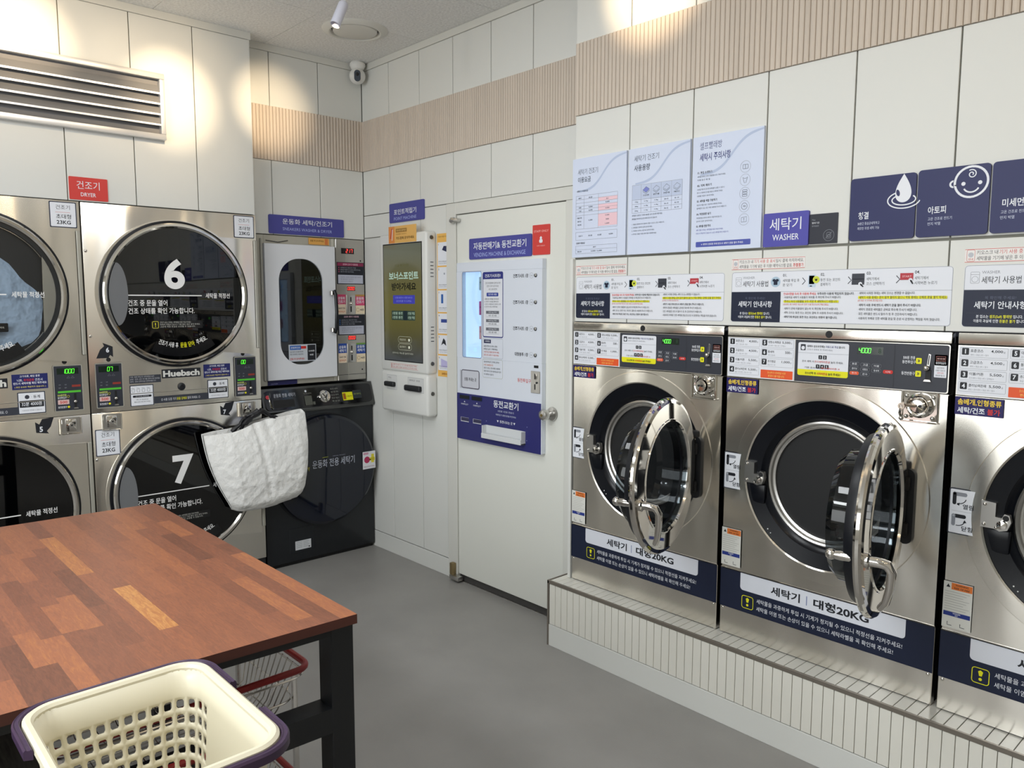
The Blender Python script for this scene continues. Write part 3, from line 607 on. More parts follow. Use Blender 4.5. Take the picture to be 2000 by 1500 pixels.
    # control panel with its price list, display, keys and coin slot
    s = Sheet(F); s.plate(rrect(.003, 1.2375, .7275, 1.379, .006, corners=(0, 1, 1, 0)), .0005, STEEL2); s.rect(.2575, 1.240, .7245, 1.3765, PANELK, .006, (0, 1, 1, 0)); s.rect(.005, 1.2395, .2555, 1.376, PAPER); s.up()
    for k in range(7):
        col, row = (0, k) if k < 4 else (1, k-4); u = .010+.124*col; v = 1.3465-.0325*row; w = .117
        s.frame(u, v, u+w, v+.0275, .0007, GREY, .002); s.rect(u+.003, v+.006, u+.021, v+.0255, INK, .0025)
        n, p, w1 = (('표준코스', '4,000', .032), ('고급코스', '4,500', .032), ('이불/커튼', '5,500', .036), ('클리닝/찌든때', '5,500', .044), ('대청소/재헹굼', '5,500', .046), ('통세척', '500', .022), ('추가헹굼', '1,000', .029))[k]
        s.text(n, u+.025, v+.014, .0085, INK, w=w1, b=.01); s.text(p, u+w-.012, v+.0135, .0085, INK, al='r', w=.0058*len(p), b=.012); s.text('원', u+w-.0105, v+.0135, .005, GREY)
        s.text(('세탁 > 헹굼 2회 > 탈수', '세탁 > 헹굼 3회 > 탈수', '온수세탁 > 헹굼 3회 > 강력탈수', '불림 > 온수세탁 > 헹굼 3회 > 탈수', '온수세탁 > 헹굼 3회 > 강력탈수', '세탁 전 통세척', '헹굼 추가 1회')[k], u+.025, v+.004, .0052, GREY, w=(.046, .046, .062, .066, .064, .026, .028)[k], b=0)
    s.rect(.134, 1.242, .251, 1.270, ORANGE, .002); s.up()
    for k in range(7):
        col, row = (0, k) if k < 4 else (1, k-4); s.text(str(k+1), .010+.124*col+.012, 1.3465-.0325*row+.0095, .0125, WHITE, al='c', b=.03)
    s.text('코스선택 후 시작버튼을 누르면', .1925, 1.2575, .0075, ink('#f3d16a'), al='c', w=.066, b=0); s.text('변경이 불가합니다.', .1925, 1.2465, .0075, ink('#f3d16a'), al='c', w=.060, b=0)
    s.rect(.2675, 1.261, .4355, 1.369, PAPER, .006); s.up(); s.poly(rrect(.2675, 1.261, .4355, 1.281, .006, corners=(1, 1, 0, 0)), YEL); s.up()
    s.stroke([(.2675, 1.335), (.4355, 1.335)], .0007, GREY); s.rect(.276, 1.343, .293, 1.363, DGREY, .002); s.up(); s.disc(.2845, 1.351, .006, PAPER)
    s.runs([('세제와 섬유유연제는 ', INK, .01), ('자동으로 투입', ink('#5b5f8c'), .01), ('됩니다.', INK, .01)], .298, 1.3535, .0075, .126); s.text('(건조가 완료된 후 꺼내주세요)', .298, 1.343, .0065, GREY, w=.085, b=0)
    for k, q in enumerate(((1, 2), (3, 4, 5))):
        for i, n in enumerate(q):
            u = .3515-.0075*(len(q)-1)+.015*i; v = 1.3165-.030*k; s.rect(u-.006, v, u+.006, v+.0125, INK, .002); s.up(); s.text(str(n), u, v+.0025, .0075, WHITE, al='c', b=.02)
    s.runs([('온수 세탁 시 ', INK, 0), ('온수세탁버튼을', RED, 0), (' 눌러 주세요.', INK, 0)], .283, 1.3045, .0072, .137); s.runs([('기본 온수이며 ', INK, 0), ('냉수세탁버튼 X', RED, 0)], .292, 1.2845, .0065, .118); s.runs([('코스선택 후 ', INK, .01), ('시작버튼을', RED, .01), (' 눌러 주세요!', INK, .01)], .294, 1.2655, .0085, .118)
    for u, t1 in ((.596, ''),): s.text('500원 전용', .600, 1.3315, .010, WHITE, w=.034, b=.01); s.text('동전투입구', .598, 1.3185, .010, WHITE, w=.038, b=.01); s.text('동전반환구', .597, 1.2845, .0105, WHITE, w=.038, b=.01)
    for v in (1.3195, 1.2815): s.rect(.6365, v, .6525, v+.0175, YEL, .003); s.up(); s.text('»', .6445, v+.005, .0075, INK, al='c', b=.02)
    s.stroke([(.5745, 1.245), (.5745, 1.372)], .0006, BLACK)
    s.rect(.688, 1.283, .7215, 1.349, PAPER, .002); s.rect(.688, 1.318, .7215, 1.349, RED, .002); s.up(); s.frame(.692, 1.3315, .7175, 1.344, .0008, ink('#e89a94'))
    for k in range(3): s.text('500', .6975+.0075*k, 1.335, .005, ink('#f0c0bb'), al='c', w=.006, b=0)
    s.text('동전투입금지', .7048, 1.3215, .007, WHITE, al='c', w=.027, b=.01)
    for k, (q, m) in enumerate((('100원 동전은', INK), ('사용할 수 없습니다', INK), ('고장의 원인', RED), ('환불 불가합니다', INK))): s.text(q, .7048, 1.3085-.0073*k, .0048, m, al='c', w=(.020, .026, .018, .025)[k], b=0)
    s.build('control_panel', t)
    s = Sheet(F, .001); s.rect(.4615, 1.3395, .5405, 1.3635, mat('display_window', '#17251d', .15, spec=.5)); s.up(); seven(s, '4000', .466, 1.344, .0145, glow('#6dff5a', 1.1)); s.text('8', .526, 1.344, .0145, ink('#27422c'), b=0); s.build('display', t)
    b = Sheet(F, .0008)
    for r, us in enumerate(((.4555, .489, .523), (.4555, .489, .523, .5575), (.4555, .489))):
        for i, u in enumerate(us):
            m = RED if i == 3 else ORANGE if (r, i) == (2, 0) else PANELK; v = 1.3085-.0145*r-.003*i*.5
            b.prism(rrect(u-.0145, v-.0055, u+.0145, v+.0055, .0045), F, .0005, .0022, m); h0 = b.h; b.h = .0024
            if i < 3 or r != 1: b.frame(u-.0145, v-.0055, u+.0145, v+.0055, .0005, GREY, .0045)
            b.text(('표준', '고급', '이불', '클리닝', '대청소', '통세척', '시작', '추가', '온수')[(0, 3, 7)[r]+i], u, v-.003, .006, WHITE, al='c', w=.016, b=0); b.h = h0
    b.build('keypad', t)
    b = MB(); b.prism([(.667, 1.314), (.674, 1.312), (.677, 1.348), (.671, 1.350)], F, 0, .003, SATIN); b.prism([(.669, 1.318), (.672, 1.318), (.6745, 1.346), (.672, 1.347)], F, .003, .0036, BLACK); b.sphere(F.p(.668, 1.3085, .008), .0085, CHROME, 16); b.box((.664, 1.272, 0), (.680, 1.303, .002), BLACK, .001, 1, M4)
    b.prism([(.661, 1.269), (.682, 1.269), (.679, 1.275), (.664, 1.275)], F, 0, .008, SATIN); b.build('coin_slot', t)
    # lock plate
    b = MB(); b.box((.604, 1.149, -.003), (.704, 1.237, .003), CHROME, .002, 1, M4); b.box((.602, 1.149, -.003), (.607, 1.237, .008), CHROME, M=M4); b.box((.604, 1.146, -.003), (.704, 1.151, .012), CHROME, .001, 1, M4)
    for u in (.617, .691):
        for v in (1.162, 1.224): b.sphere(F.p(u, v, .004), .0065, SATIN, 12)
    b.lathe([(.037, .003), (.036, .016), (.030, .022), (.026, .021), (.025, .010), (.023, .010), (.022, .026), (.018, .030), (0, .031)], F, CHROME, (.656, 1.197), 40)
    b.lathe([(.004, .0312), (.004, .034), (0, .034)], F, BLACK, (.652, 1.198), 12); b.lathe([(.004, .0312), (.004, .034), (0, .034)], F, BLACK, (.664, 1.198), 12); b.build('coin_box_lock', t)
    # stickers
    s = Sheet(F, .001); s.plate([(.003, 1.182), (.1255, 1.182), (.1255, 1.2335), (.003, 1.2335)], .0006, ink('#231d58')); s.text('솜베개,인형종류', .010, 1.2095, .0185, ink('#f0cf3c'), w=.110, b=.02); s.text('세탁/건조', .010, 1.1865, .018, WHITE, w=.070, b=.02); s.text('불가', .086, 1.187, .017, RED, w=.032, b=.02); s.build('notice_sticker', t)
    s = Sheet(F, .0); s.plate(rrect(.003, .834, .0755, .968, .003), .0006, DGREY); s.rect(.006, .837, .0725, .965, WHITE, .003); s.up(); s.stroke([(.012, .902), (.066, .902)], .0006, GREY)
    for v0, vert, horiz, tx in ((.916, INK, GREY, '열림'), (.852, GREY, INK, '닫힘')):
        s.rect(.018, v0+.030, .050, v0+.041, horiz, .005); s.up(); s.rect(.0125, v0+.004 if vert is INK else v0+.006, .0225, v0+.041, vert, .005); s.disc(.0175, v0+.0355, .003, WHITE)
        s.stroke([(.028+.020*math.cos(a), v0+.026+.018*math.sin(a)) for a in [-PI*.55+.14*i for i in range(12)]], .0022, INK)
        if vert is INK: s.poly([(.024, v0+.005), (.031, v0+.002), (.031, v0+.0115)], INK)
        else: s.poly([(.043, v0+.018), (.0525, v0+.019), (.047, v0+.027)], INK)
        s.text(tx, .040, v0-.006, .0145, INK, w=.028, b=.014)
    s.build('handle_sticker', t)
    s = Sheet(F, .0); s.plate([(.003, .552), (.080, .552), (.080, .690), (.003, .690)], .0006, ink('#dcdcd6')); s.rect(.024, .668, .079, .688, ink('#e07b3a')); s.poly([(.010, .673), (.021, .673), (.0155, .683)], INK); s.rect(.006, .588, .077, .601, ink('#2b3a86')); s.up()
    s.text('WARNING', .0515, .680, .005, INK, al='c', w=.034); s.text('RISK OF FIRE', .0515, .671, .005, INK, al='c', w=.040); s.text('WASHER', .0415, .595, .004, WHITE, al='c'); s.text('KIT', .0415, .5895, .004, WHITE, al='c')
    for k in range(9): s.stroke([(.008, .661-.0075*k), (.073-.008*(k % 3), .661-.0075*k)], .0012, ink('#a8a8a4'))
    for u in (.018, .052): s.stroke([(u, .570), (u, .560), (u+.012, .560)], .0018, DGREY)
    s.build('warning_sticker', t)
    s = Sheet(F, -.0025); s.plate([(.001, .396), (.730, .396), (.730, .538), (.001, .538)], -.0018, NAVY); s.poly(rrect(.082, .475, .648, .537, .012, corners=(1, 1, 0, 0)), ink('#dadde6')); s.up()
    s.text('세탁기', .2005, .489, .031, INK, w=.107, b=.026); s.stroke([(.331, .488), (.331, .520)], .0028, ink('#6d78a6')); s.text('대형20KG', .3545, .488, .032, INK, w=.183, b=.032)
    s.frame(.0905, .412, .1345, .457, .0022, YEL, .008); s.poly([(.1125-.0035, .434), (.1125+.0035, .434), (.1125+.0065, .447), (.1125, .4515), (.1125-.0065, .447)], YEL); s.disc(.1125, .4245, .0045, YEL)
    s.text('세탁물을 과중하게 투입 시 기계가 정지될 수 있으니 적정선을 지켜주세요!', .148, .4415, .0165, WHITE, w=.493, b=.0); s.text('세탁물 이염 또는 손상이 있을 수 있으니 세탁라벨을 꼭 확인해 주세요!', .148, .414, .0165, WHITE, w=.467, b=.0); s.build('label_band', t)
    # hinge and the open door, built about the hinge axis: x runs from the hinge across the door, y is its outer side
    b = MB(); b.prism(rrect(.606, .775, .655, 1.005, .020), F, -.010, .012, BMATT); b.box((.612, .800, .008), (.645, .842, .026), BLACK, .006, 2, M4); b.box((.612, .940, .008), (.645, .982, .026), BLACK, .006, 2, M4); b.build('hinge_block', t)
    G = Frame((0, 0, 0), (1, 0, 0), (0, 0, -1)); R, cx = .268, .272; c0 = (cx, 0)
    b = MB(); b.lathe([(.188, .0), (.189, .012), (.193, .0148), (.250, .0132), (.262, .010), (.267, .004), (.268, -.004), (.264, -.010), (.188, -.010)], G, CHROME, c0, 128, closed=True)
    dr = b.build('door', t, local=True, sharp=6)
    b = MB(); b.lathe([(.183, -.010), (.242, -.010), (.242, -.018), (.232, -.040), (.206, -.044), (.186, -.042)], G, RUBBER, c0, 72, closed=True); b.build('door_seal', dr, local=True)
    b = MB(); b.lathe([(.185, .006), (.183, -.030), (.186, -.050), (.183, -.085), (.168, -.102), (.10, -.108), (0, -.110)], G, clear_glass('door_bowl_glass', '#a3a9ad', .0, .02), c0, 72); b.build('glass', dr, local=True)
    b = MB(); b.lathe([(.197, .0145), (.195, .0175), (.190, .0175), (.187, .010)], G, CHROME, c0, 72); b.build('inner_bezel', dr, local=True)
    hx = cx+.222; b = MB(); b.tube([(hx, -.070, -.052), (hx, -.050, -.052), (hx, .040, -.052), (hx-.004, .062, -.056), (hx-.010, .072, -.075), (hx-.020, .068, -.12), (hx-.040, .056, -.165), (hx-.060, .040, -.190)], [.010, .013, .014, .0135, .012, .011, .010, .009], CHROME, 12)
    b.sphere((hx, -.070, -.052), .015, CHROME, 16); b.lathe([(.020, .012), (.020, .020), (.014, .024)], Frame((hx, 0, -.052), (1, 0, 0), (0, 0, -1)), CHROME, (0, 0), 20); b.build('handle', dr, local=True)
    b = MB(); b.prism(rrect(-.062, -.108, .030, .108, .045), G, -.020, .002, BMATT); b.box((-.03, -.02, -.12), (.006, .016, .12), BLACK, .008, 2)
    for z in (-.100, .088): b.sphere((.0, .004, z), .007, CHROME, 12)
    b.build('hinge_arm', dr, local=True)
    dr.location = Vector((XW[1]+.6235, 2.425, CC[1]+.006)) - ORG[t.name]; dr.rotation_euler = (0, 0, PI+math.radians(100))
    return t, dr
WASH2, D2 = washer('stainless coin washer with its round door wide open and a key in its lock')
WASH1 = copy_tree(WASH2); WASH1.location.x += XW[0]-XW[1]; WASH1['label'] = 'stainless coin washer with open round door, next to the white door'
WASH3 = copy_tree(WASH2); WASH3.location.x += XW[2]-XW[1]; WASH3['label'] = 'partly cropped stainless coin washer whose open door is out of view'
for w_, a in ((WASH1, 103.5), (WASH3, 100)):
    for c_ in w_.children:
        if c_.name.startswith('door.'): c_.rotation_euler[2] = PI+math.radians(a)
F = FY(YF, XW[1]); b = MB(); kk = mat('worn_key_metal', '#b5a79a', .3, .9, bump=(40, .05, .001))
b.tube([F.p(.652, 1.198, .031), F.p(.630, 1.200, .050)], .005, kk, 8); b.lathe([(.010, -.003), (.010, .003), (.005, .003), (.005, -.003)], Frame(F.p(.622, 1.197, .054), (1, 0, 0), (0, 0, 1)), kk, (0, 0), 16, closed=True)
b.tube([F.p(.620, 1.192, .054), F.p(.616, 1.176, .050), F.p(.618, 1.164, .044)], .004, CHROME, 8); b.sphere(F.p(.618, 1.160, .042), .007, CHROME, 12); b.build('key', WASH2)

# ================================================================== THE STACKED DRYERS
MARK = ink('#e9e9e9')
FILM = mat('black_window_film', '#101114', .12, spec=.6)
def dryer(y0, nums, disp_l, disp_r, label, solid):
    F = FX(XD, y0); W = .832; M4 = Matrix(((F.U.x, F.V.x, F.N.x, F.O.x), (F.U.y, F.V.y, F.N.y, F.O.y), (F.U.z, F.V.z, F.N.z, F.O.z), (0, 0, 0, 1)))
    t = thing('stacked_dryer', label, 'dryer', (XD-.4, y0+W/2, 0), 'stainless double dryers along the wall')
    b = MB()
    if solid[0]: b.box((0.0, .977, -.03), (W, 1.947, 0), STEEL, .003, 2, M4)
    else:
        holed_plate(b, F, 0, .977, W, 1.947, (.4125, 1.532), .300, 0, STEEL)
        for q in ((0, .977, .003, 1.947), (W-.003, .977, W, 1.947), (0, 1.944, W, 1.947)): b.box((q[0], q[1], -.03), (q[2], q[3], -.0005), STEEL, M=M4)
    b.box((0.0, .10, -.03), (W, .9755, 0), STEEL, .003, 2, M4); b.box((0, 0, -.03), (W, .098, -.012), BMATT, M=M4)
    b.box((-.0025, 0, -.7), (W+.001, 1.945, -.02), BLACK, M=M4)
    b.box((.172, 1.053, 0), (.655, 1.0565, .0015), SATIN, M=M4); b.box((.172, .992, 0), (.655, .9945, .0015), SATIN, M=M4)
    for v in (1.337, 1.728, .372, .755): b.sphere(F.p(.013, v, .001), .007, CHROME, 12, (.5, 1, 1))
    b.lathe([(.010, .0006), (0, .0007)], F, BLACK, (.085, 1.225), 20); b.lathe([(.010, .0006), (0, .0007)], F, BLACK, (.737, 1.224), 20)
    b.lathe([(.019, 0), (.018, .006), (.010, .010), (.009, .004), (0, .004)], F, BMATT, (.415, 1.074), 24); b.build('body', t)
    for lev, (cv, num) in enumerate(((1.532, nums[0]), (.560, nums[1]))):
        c = (.4125, cv)
        P = [(c[0]+.372*math.cos(a), c[1]+.362*math.sin(a)) for a in [PI*.30+1.40*PI*i/60 for i in range(61)]]
        P += [(.808, cv-.312), (.808, cv+.285)]
        b = MB()
        if solid[lev]: b.prism(P, F, .0005, .010, STEEL)
        else:
            Q = [(c[0]+.318*(u-c[0])/math.hypot(u-c[0], v-c[1]), c[1]+.318*(v-c[1])/math.hypot(u-c[0], v-c[1])) for u, v in P]; k = len(P)
            b.add([F.p(u, v, .010) for u, v in P] + [F.p(u, v, .010) for u, v in Q] + [F.p(u, v, .0005) for u, v in P], [(i, (i+1) % k, k+(i+1) % k, k+i) for i in range(k)] + [((i+1) % k, i, 2*k+i, 2*k+(i+1) % k) for i in range(k)], STEEL)
        b.box((.812, cv-.28, 0), (.829, cv+.285, .014), GREYM, .003, 1, M4)
        b.lathe([(.358, .010), (.356, .016), (.345, .018), (.343, .012)], F, RUBBER, c, 96)
        dr = b.build('door', t)
        b = MB(); b.lathe([(.346, .011), (.345, .028), (.339, .034), (.330, .034), (.322, .026), (.320, .012)], F, CHROME, c, 96); b.build('ring', dr)
        b = MB(); b.lathe([(.3215, .020), (.20, .021), (0, .0215)], F, clear_glass('dryer_glass' if solid[lev] else 'clear_dryer_glass', '#dfe3e6' if not solid[lev] else '#6c7076', .015, .02), c, 96); b.build('glass', dr)
        b = MB(); b.lathe([(.328, .0115), (.326, .0118), (.305, .0122)], F, BMATT, c, 96)
        if solid[lev]: b.lathe([(.305, .0122), (0, .0124)], F, mat('dark_drum_opening', '#131417', .5, bump=(12, .1, .01)), c, 64)
        else: b.lathe([(.305, .0122), (.298, -.016), (0, -.018)], F, mat('dark_drum_opening', '#131417', .5, bump=(12, .1, .01)), c, 64)
        b.build('drum_opening', dr)
        b = MB(); a = math.asin(.148/.3215); ga = [PI-a+2*a*i/14 for i in range(15)]; L = [(c[0]+.318*math.cos(q), cv+.318*math.sin(q)) for q in ga]
        Rr = [(c[0]-.318*math.cos(a)+.048*math.cos(q), cv+.147*math.sin(q)) for q in [-PI/2+PI*i/16 for i in range(17)]]
        b.prism(L[::1][::-1][::-1]+Rr, F, .0225, .027, mat('grey_door_pull', '#6f7174', .35, spec=.4, bump=(40, .03, .001)), back=False); b.build('door_pull', dr)
        s = Sheet(F, .0222); O = cv-1.532
        s.text(num, .348, 1.558+O, .147, MARK, w=.098 if num != '7' else .104, b=.035)
        s.stroke([(.178, 1.527+O), (.526, 1.527+O)], .005, MARK); s.text('세탁물 적정선', .545, 1.514+O, .026, MARK, w=.124, b=.012)
        s.text('건조 중 문을 열어', .177, 1.476+O, .029, MARK, w=.180, b=.012); s.text('건조 상태를 확인 가능합니다.', .177, 1.438+O, .029, MARK, w=.310, b=.012)
        s.rect(.275, 1.366+O, .525, 1.404+O, FILM, .004); s.up(); s.frame(.283, 1.369+O, .311, 1.401+O, .003, ink('#b9b33a'), .005); s.text('!', .297, 1.375+O, .020, YEL, al='c', b=.02)
        for k, q in enumerate(('건조가 끝난 후에는 세탁물을 바로 꺼내 주세요.', '화재의 위험이 있으니 기름 묻은 옷은 넣지 마세요.', '고온에 약한 옷감은 손상될 수 있습니다.')): s.text(q, .318, 1.392-.0105*k+O, .0085, ink('#b5b5ae'), w=(.150, .194, .170)[k], b=0)
        P = [(c[0]+r*math.cos(q), cv+r*math.sin(q)) for r, rng in ((.305, [-PI*.65+PI*.34*i/20 for i in range(21)]), (.255, [-PI*.31-PI*.34*i/20 for i in range(21)])) for q in rng]
        s.poly(P, FILM); s.up(); s.arc_text('건조기 사용 후', c[0], cv, .262, -PI*.635, -PI*.515, .026, MARK); s.arc_text('문을 닫아', c[0], cv, .262, -PI*.502, -PI*.413, .026, YEL); s.arc_text('주세요.', c[0], cv, .262, -PI*.400, -PI*.328, .026, MARK)
        s.build('window_lettering', dr)
    # coin panels
    for k, (u, dg, off) in enumerate(((.025, disp_l, .045), (.689, disp_r, .030))):
        s = Sheet(F); s.plate(rrect(u, 1.000, u+.116, 1.208, .004), .004, PANELK); s.frame(u, 1.0, u+.116, 1.208, .004, GREYM, .004)
        s.rect(u+.014, 1.168, u+.102, 1.196, mat('display_window', '#17251d', .15, spec=.5)); s.up(); seven(s, dg, u+off+.006, 1.172, .019, glow('#5dfc3c', 1.0))
        s.stroke([(u+.052, 1.150), (u+.060, 1.158), (u+.066, 1.150)], .0012, GREY, True); s.stroke([(u+.070, 1.150), (u+.077, 1.158), (u+.084, 1.150)], .0012, GREY, True)
        for q in (.018, .042): s.text('고온', u+q, 1.118, .005, GREY); s.text('일반', u+q, 1.104, .005, GREY)
        s.rect(u+.072, 1.108, u+.108, 1.118, ink('#8f3a32')); s.rect(u+.014, 1.083, u+.108, 1.092, ink('#57c23a'))
        s.text('500원전용', u+.012, 1.068, .010, ink('#d7e07a'), w=.036); s.text('동전투입구', u+.012, 1.056, .010, WHITE, w=.036); s.ring(u+.055, 1.066, .005, .001, YEL); s.rect(u+.012, 1.031, u+.058, 1.052, ink('#d9b9b6'), .002); s.up(); s.text('500', u+.035, 1.035, .012, RED, al='c', w=.030, b=.02); s.text('동전반환구', u+.012, 1.013, .010, WHITE, w=.036); s.disc(u+.055, 1.018, .005, YEL)
        o = s.build('coin_panel', t)
        b = MB(); b.box((u+.079, 1.048, .004), (u+.087, 1.078, .006), BLACK, M=M4); b.sphere(F.p(u+.082, 1.042, .010), .008, CHROME, 14); b.box((u+.079, 1.012, .004), (u+.088, 1.036, .0055), BLACK, M=M4); b.prism([(u+.074, 1.008), (u+.094, 1.008), (u+.091, 1.014), (u+.077, 1.014)], F, .004, .012, SATIN); b.build('coin_slot', o)
    # arrows, stickers and badge
    def part(nm, fn, h=.0008):
        s = Sheet(F, h); fn(s); return s.build(nm, t)
    def arrow(s, u0, v0, upw, n):
        if upw: P = [(u0, v0), (u0+.052, v0), (u0+.060, v0+.014), (u0+.073, v0+.004), (u0+.073, v0+.053), (u0+.030, v0+.072), (u0+.036, v0+.056), (u0+.018, v0+.040)]
        else: P = [(u0, v0+.056), (u0+.002, v0+.008), (u0+.052, v0), (u0+.044, v0+.012), (u0+.060, v0+.030), (u0+.074, v0+.072), (u0+.028, v0+.068), (u0+.016, v0+.044)]
        s.poly(P, INK); s.up(); s.text(n, u0+(.050 if upw else .022), v0+(.026 if upw else .010), .024, WHITE, al='c', b=.03)
    part('arrow_sticker', lambda s: arrow(s, .033, 1.233, True, nums[0])); part('arrow_sticker', lambda s: arrow(s, .607, .904, False, nums[1]))
    def size(s, u, v, w, h):
        s.plate(rrect(u, v, u+w, v+h, .004), .001, ink('#353b4d')); s.rect(u+.004, v+.004, u+w-.004, v+h-.004, WHITE, .004); s.up()
        s.text('건조기', u+w*.24, v+h*.70, h*.17, INK, w=w*.52, b=-.002); s.stroke([(u+w*.22, v+h*.59), (u+w*.76, v+h*.59)], .0012, ink('#c9564d')); s.text('초대형', u+w*.24, v+h*.34, h*.18, INK, w=w*.55, b=.006); s.text('23KG', u+w*.25, v+h*.13, h*.15, INK, w=w*.52, b=.02)
    part('capacity_sticker', lambda s: size(s, .712, 1.827, .109, .114)); part('capacity_sticker', lambda s: size(s, .010, .770, .108, .128))
    def brand(s):
        s.plate([(.323, 1.121), (.512, 1.121), (.512, 1.164), (.323, 1.164)], .003, INK); s.text('Huebsch', .328, 1.127, .031, ink('#d6d6d2'), w=.179, b=.042)
    part('maker_badge', brand)
    def purp(s):
        s.plate([(.528, 1.110), (.667, 1.110), (.667, 1.178), (.528, 1.178)], .0005, ink('#252a63')); s.text('고가의류, 패딩 종류', .5975, 1.163, .0105, WHITE, al='c', w=.078); s.runs([('니트, ', WHITE, .01), ('두꺼운옷', RED, .02), (' 건조시', WHITE, .01)], .548, 1.1455, .012, .098); s.text('반드시 세탁라벨 확인 해주세요', .5975, 1.132, .011, WHITE, al='c', w=.128, b=.015); s.text('( 옷감 손상은 책임지지 않습니다. )', .5975, 1.116, .009, ink('#dcd06a'), al='c', w=.120)
    part('notice_sticker', purp)
    def dark(s):
        s.plate([(.172, 1.104), (.318, 1.104), (.318, 1.142), (.172, 1.142)], .0005, DGREY)
        for k, q in enumerate(('기계 : 동전 투입 후 시작버튼을 눌러', '운영 : 건조 시간 추가를 원하시면 동전을', '문의 : 안내 연락처로 연락바랍니다')): s.text(q, .176, 1.1315-.011*k, .0075, ink('#c2c4ca'), w=(.110, .136, .118)[k], b=0)
    part('notice_sticker', dark)
    def icons(s):
        s.plate(rrect(.172, .993, .281, 1.096, .003), .0008, ink('#3c414d')); s.rect(.176, .997, .277, 1.092, WHITE, .002); s.up()
        for k in range(4):
            u = .187+.0235*k; s.stroke([(u-.007, 1.076), (u+.007, 1.076), (u+.005, 1.062), (u-.005, 1.062)], .0014, DGREY, True); s.stroke([(u-.008, 1.082), (u+.006, 1.080)], .0014, DGREY)
        s.rect(.184, 1.036, .270, 1.046, INK, .004); s.up(); s.text('넣지 마세요 (화재위험)', .227, 1.0385, .005, WHITE, al='c', w=.060, b=0); s.text('라텍스 고무 기름 솜베개 등은', .227, 1.022, .006, DGREY, al='c', w=.056, b=0); s.text('절대 건조기에 넣지 마세요', .227, 1.011, .006, DGREY, al='c', w=.074, b=0)
    part('notice_sticker', icons)
    def strip(s):
        s.plate([(.282, 1.000), (.545, 1.000), (.545, 1.034), (.282, 1.034)], .0006, DGREY); s.runs([('○ 사용 도중 기기 ', WHITE, 0), ('문을 강제로', YEL, .01), (' 열지 마세요. ○', WHITE, 0)], .315, 1.009, .014, .190)
    part('notice_sticker', strip)
    def price(s):
        s.plate(rrect(.545, 1.0, .653, 1.098, .003), .0009, ink('#3c414d')); s.rect(.549, 1.004, .649, 1.094, WHITE, .002); s.up(); s.disc(.582, 1.076, .009, DGREY); s.text('· 동계', .598, 1.069, .014, DGREY, w=.034); s.rect(.552, 1.030, .646, 1.060, INK); s.up(); s.text('32분 4000원', .599, 1.036, .018, WHITE, al='c', w=.078, b=.01); s.text('이용요금은 변동될 수 있습니다', .599, 1.0135, .006, GREY, al='c', w=.076, b=0)
    part('price_sticker', price)
    for u in (.040, .704):
        b = MB(); b.box((u, .893, 0), (u+.088, .968, .004), SATIN, .002, 1, M4); b.box((u, .893, .003), (u+.006, .968, .016), CHROME, .002, 1, M4); b.box((u+.082, .893, .003), (u+.088, .968, .016), CHROME, .002, 1, M4); b.box((u, .893, .003), (u+.088, .898, .014), CHROME, .002, 1, M4)
        b.box((u+.022, .904, .003), (u+.066, .962, .014), CHROME, .005, 2, M4); b.lathe([(.012, .014), (.011, .020), (0, .021)], F, SATIN, (u+.044, .934), 20); b.lathe([(.004, .0212), (0, .0213)], F, BLACK, (u+.044, .934), 12); b.build('coin_box_lock', t)
    return t
DRY2 = dryer(.9947, ('6', '7'), '07', '00', 'stainless double dryer numbered 6 and 7 with dark round windows', (True, True))
DRY1 = dryer(.1577, ('4', '5'), '00', '1000', 'stainless double dryer with pale laundry behind its upper window, number 5 below', (False, True))

# laundry seen through the upper windows
def laundry(name, c, ru, rv, col, label, seed, depth=.018, h0=-.017):
    rnd = random.Random(seed); F = FX(XD); b = MB(); n = 44; ph = [(rnd.uniform(-1, 1), rnd.uniform(-1, 1), rnd.uniform(0, 6.28), rnd.uniform(14, 42)) for _ in range(9)]
    m = mat(name + '_cloth_' + str(seed), col, .8, spec=.1, bump=(11, 1.0, .035, (1, 1, 1), 3)); vs = []; fs = []
    for j in range(n//2+1):
        q = j/(n//2)
        for i in range(n):
            a = 2*PI*i/n; rr = q*(1+.06*math.sin(3*a+seed)+.04*math.sin(7*a)); u = c[0]+ru*rr*math.cos(a); v = c[1]+rv*rr*math.sin(a)
            w = sum(abs(math.sin(k*(u*dx+v*dz)+p)) for dx, dz, p, k in ph)/9
            vs.append(F.p(u, v, h0 + (1-q**3)*(.004+depth*w)))
    for j in range(n//2):
        for i in range(n): fs.append((j*n+i, j*n+(i+1) % n, (j+1)*n+(i+1) % n, (j+1)*n+i))
    b.add(vs, fs, m); o = b.build(name, origin=F.p(*c)); return tag(o, label, 'laundry')
laundry('blanket', (.560, 1.470), .270, .225, '#b4c6da', 'crumpled pale blue blanket behind the window of the upper dryer beside number 6', 3)

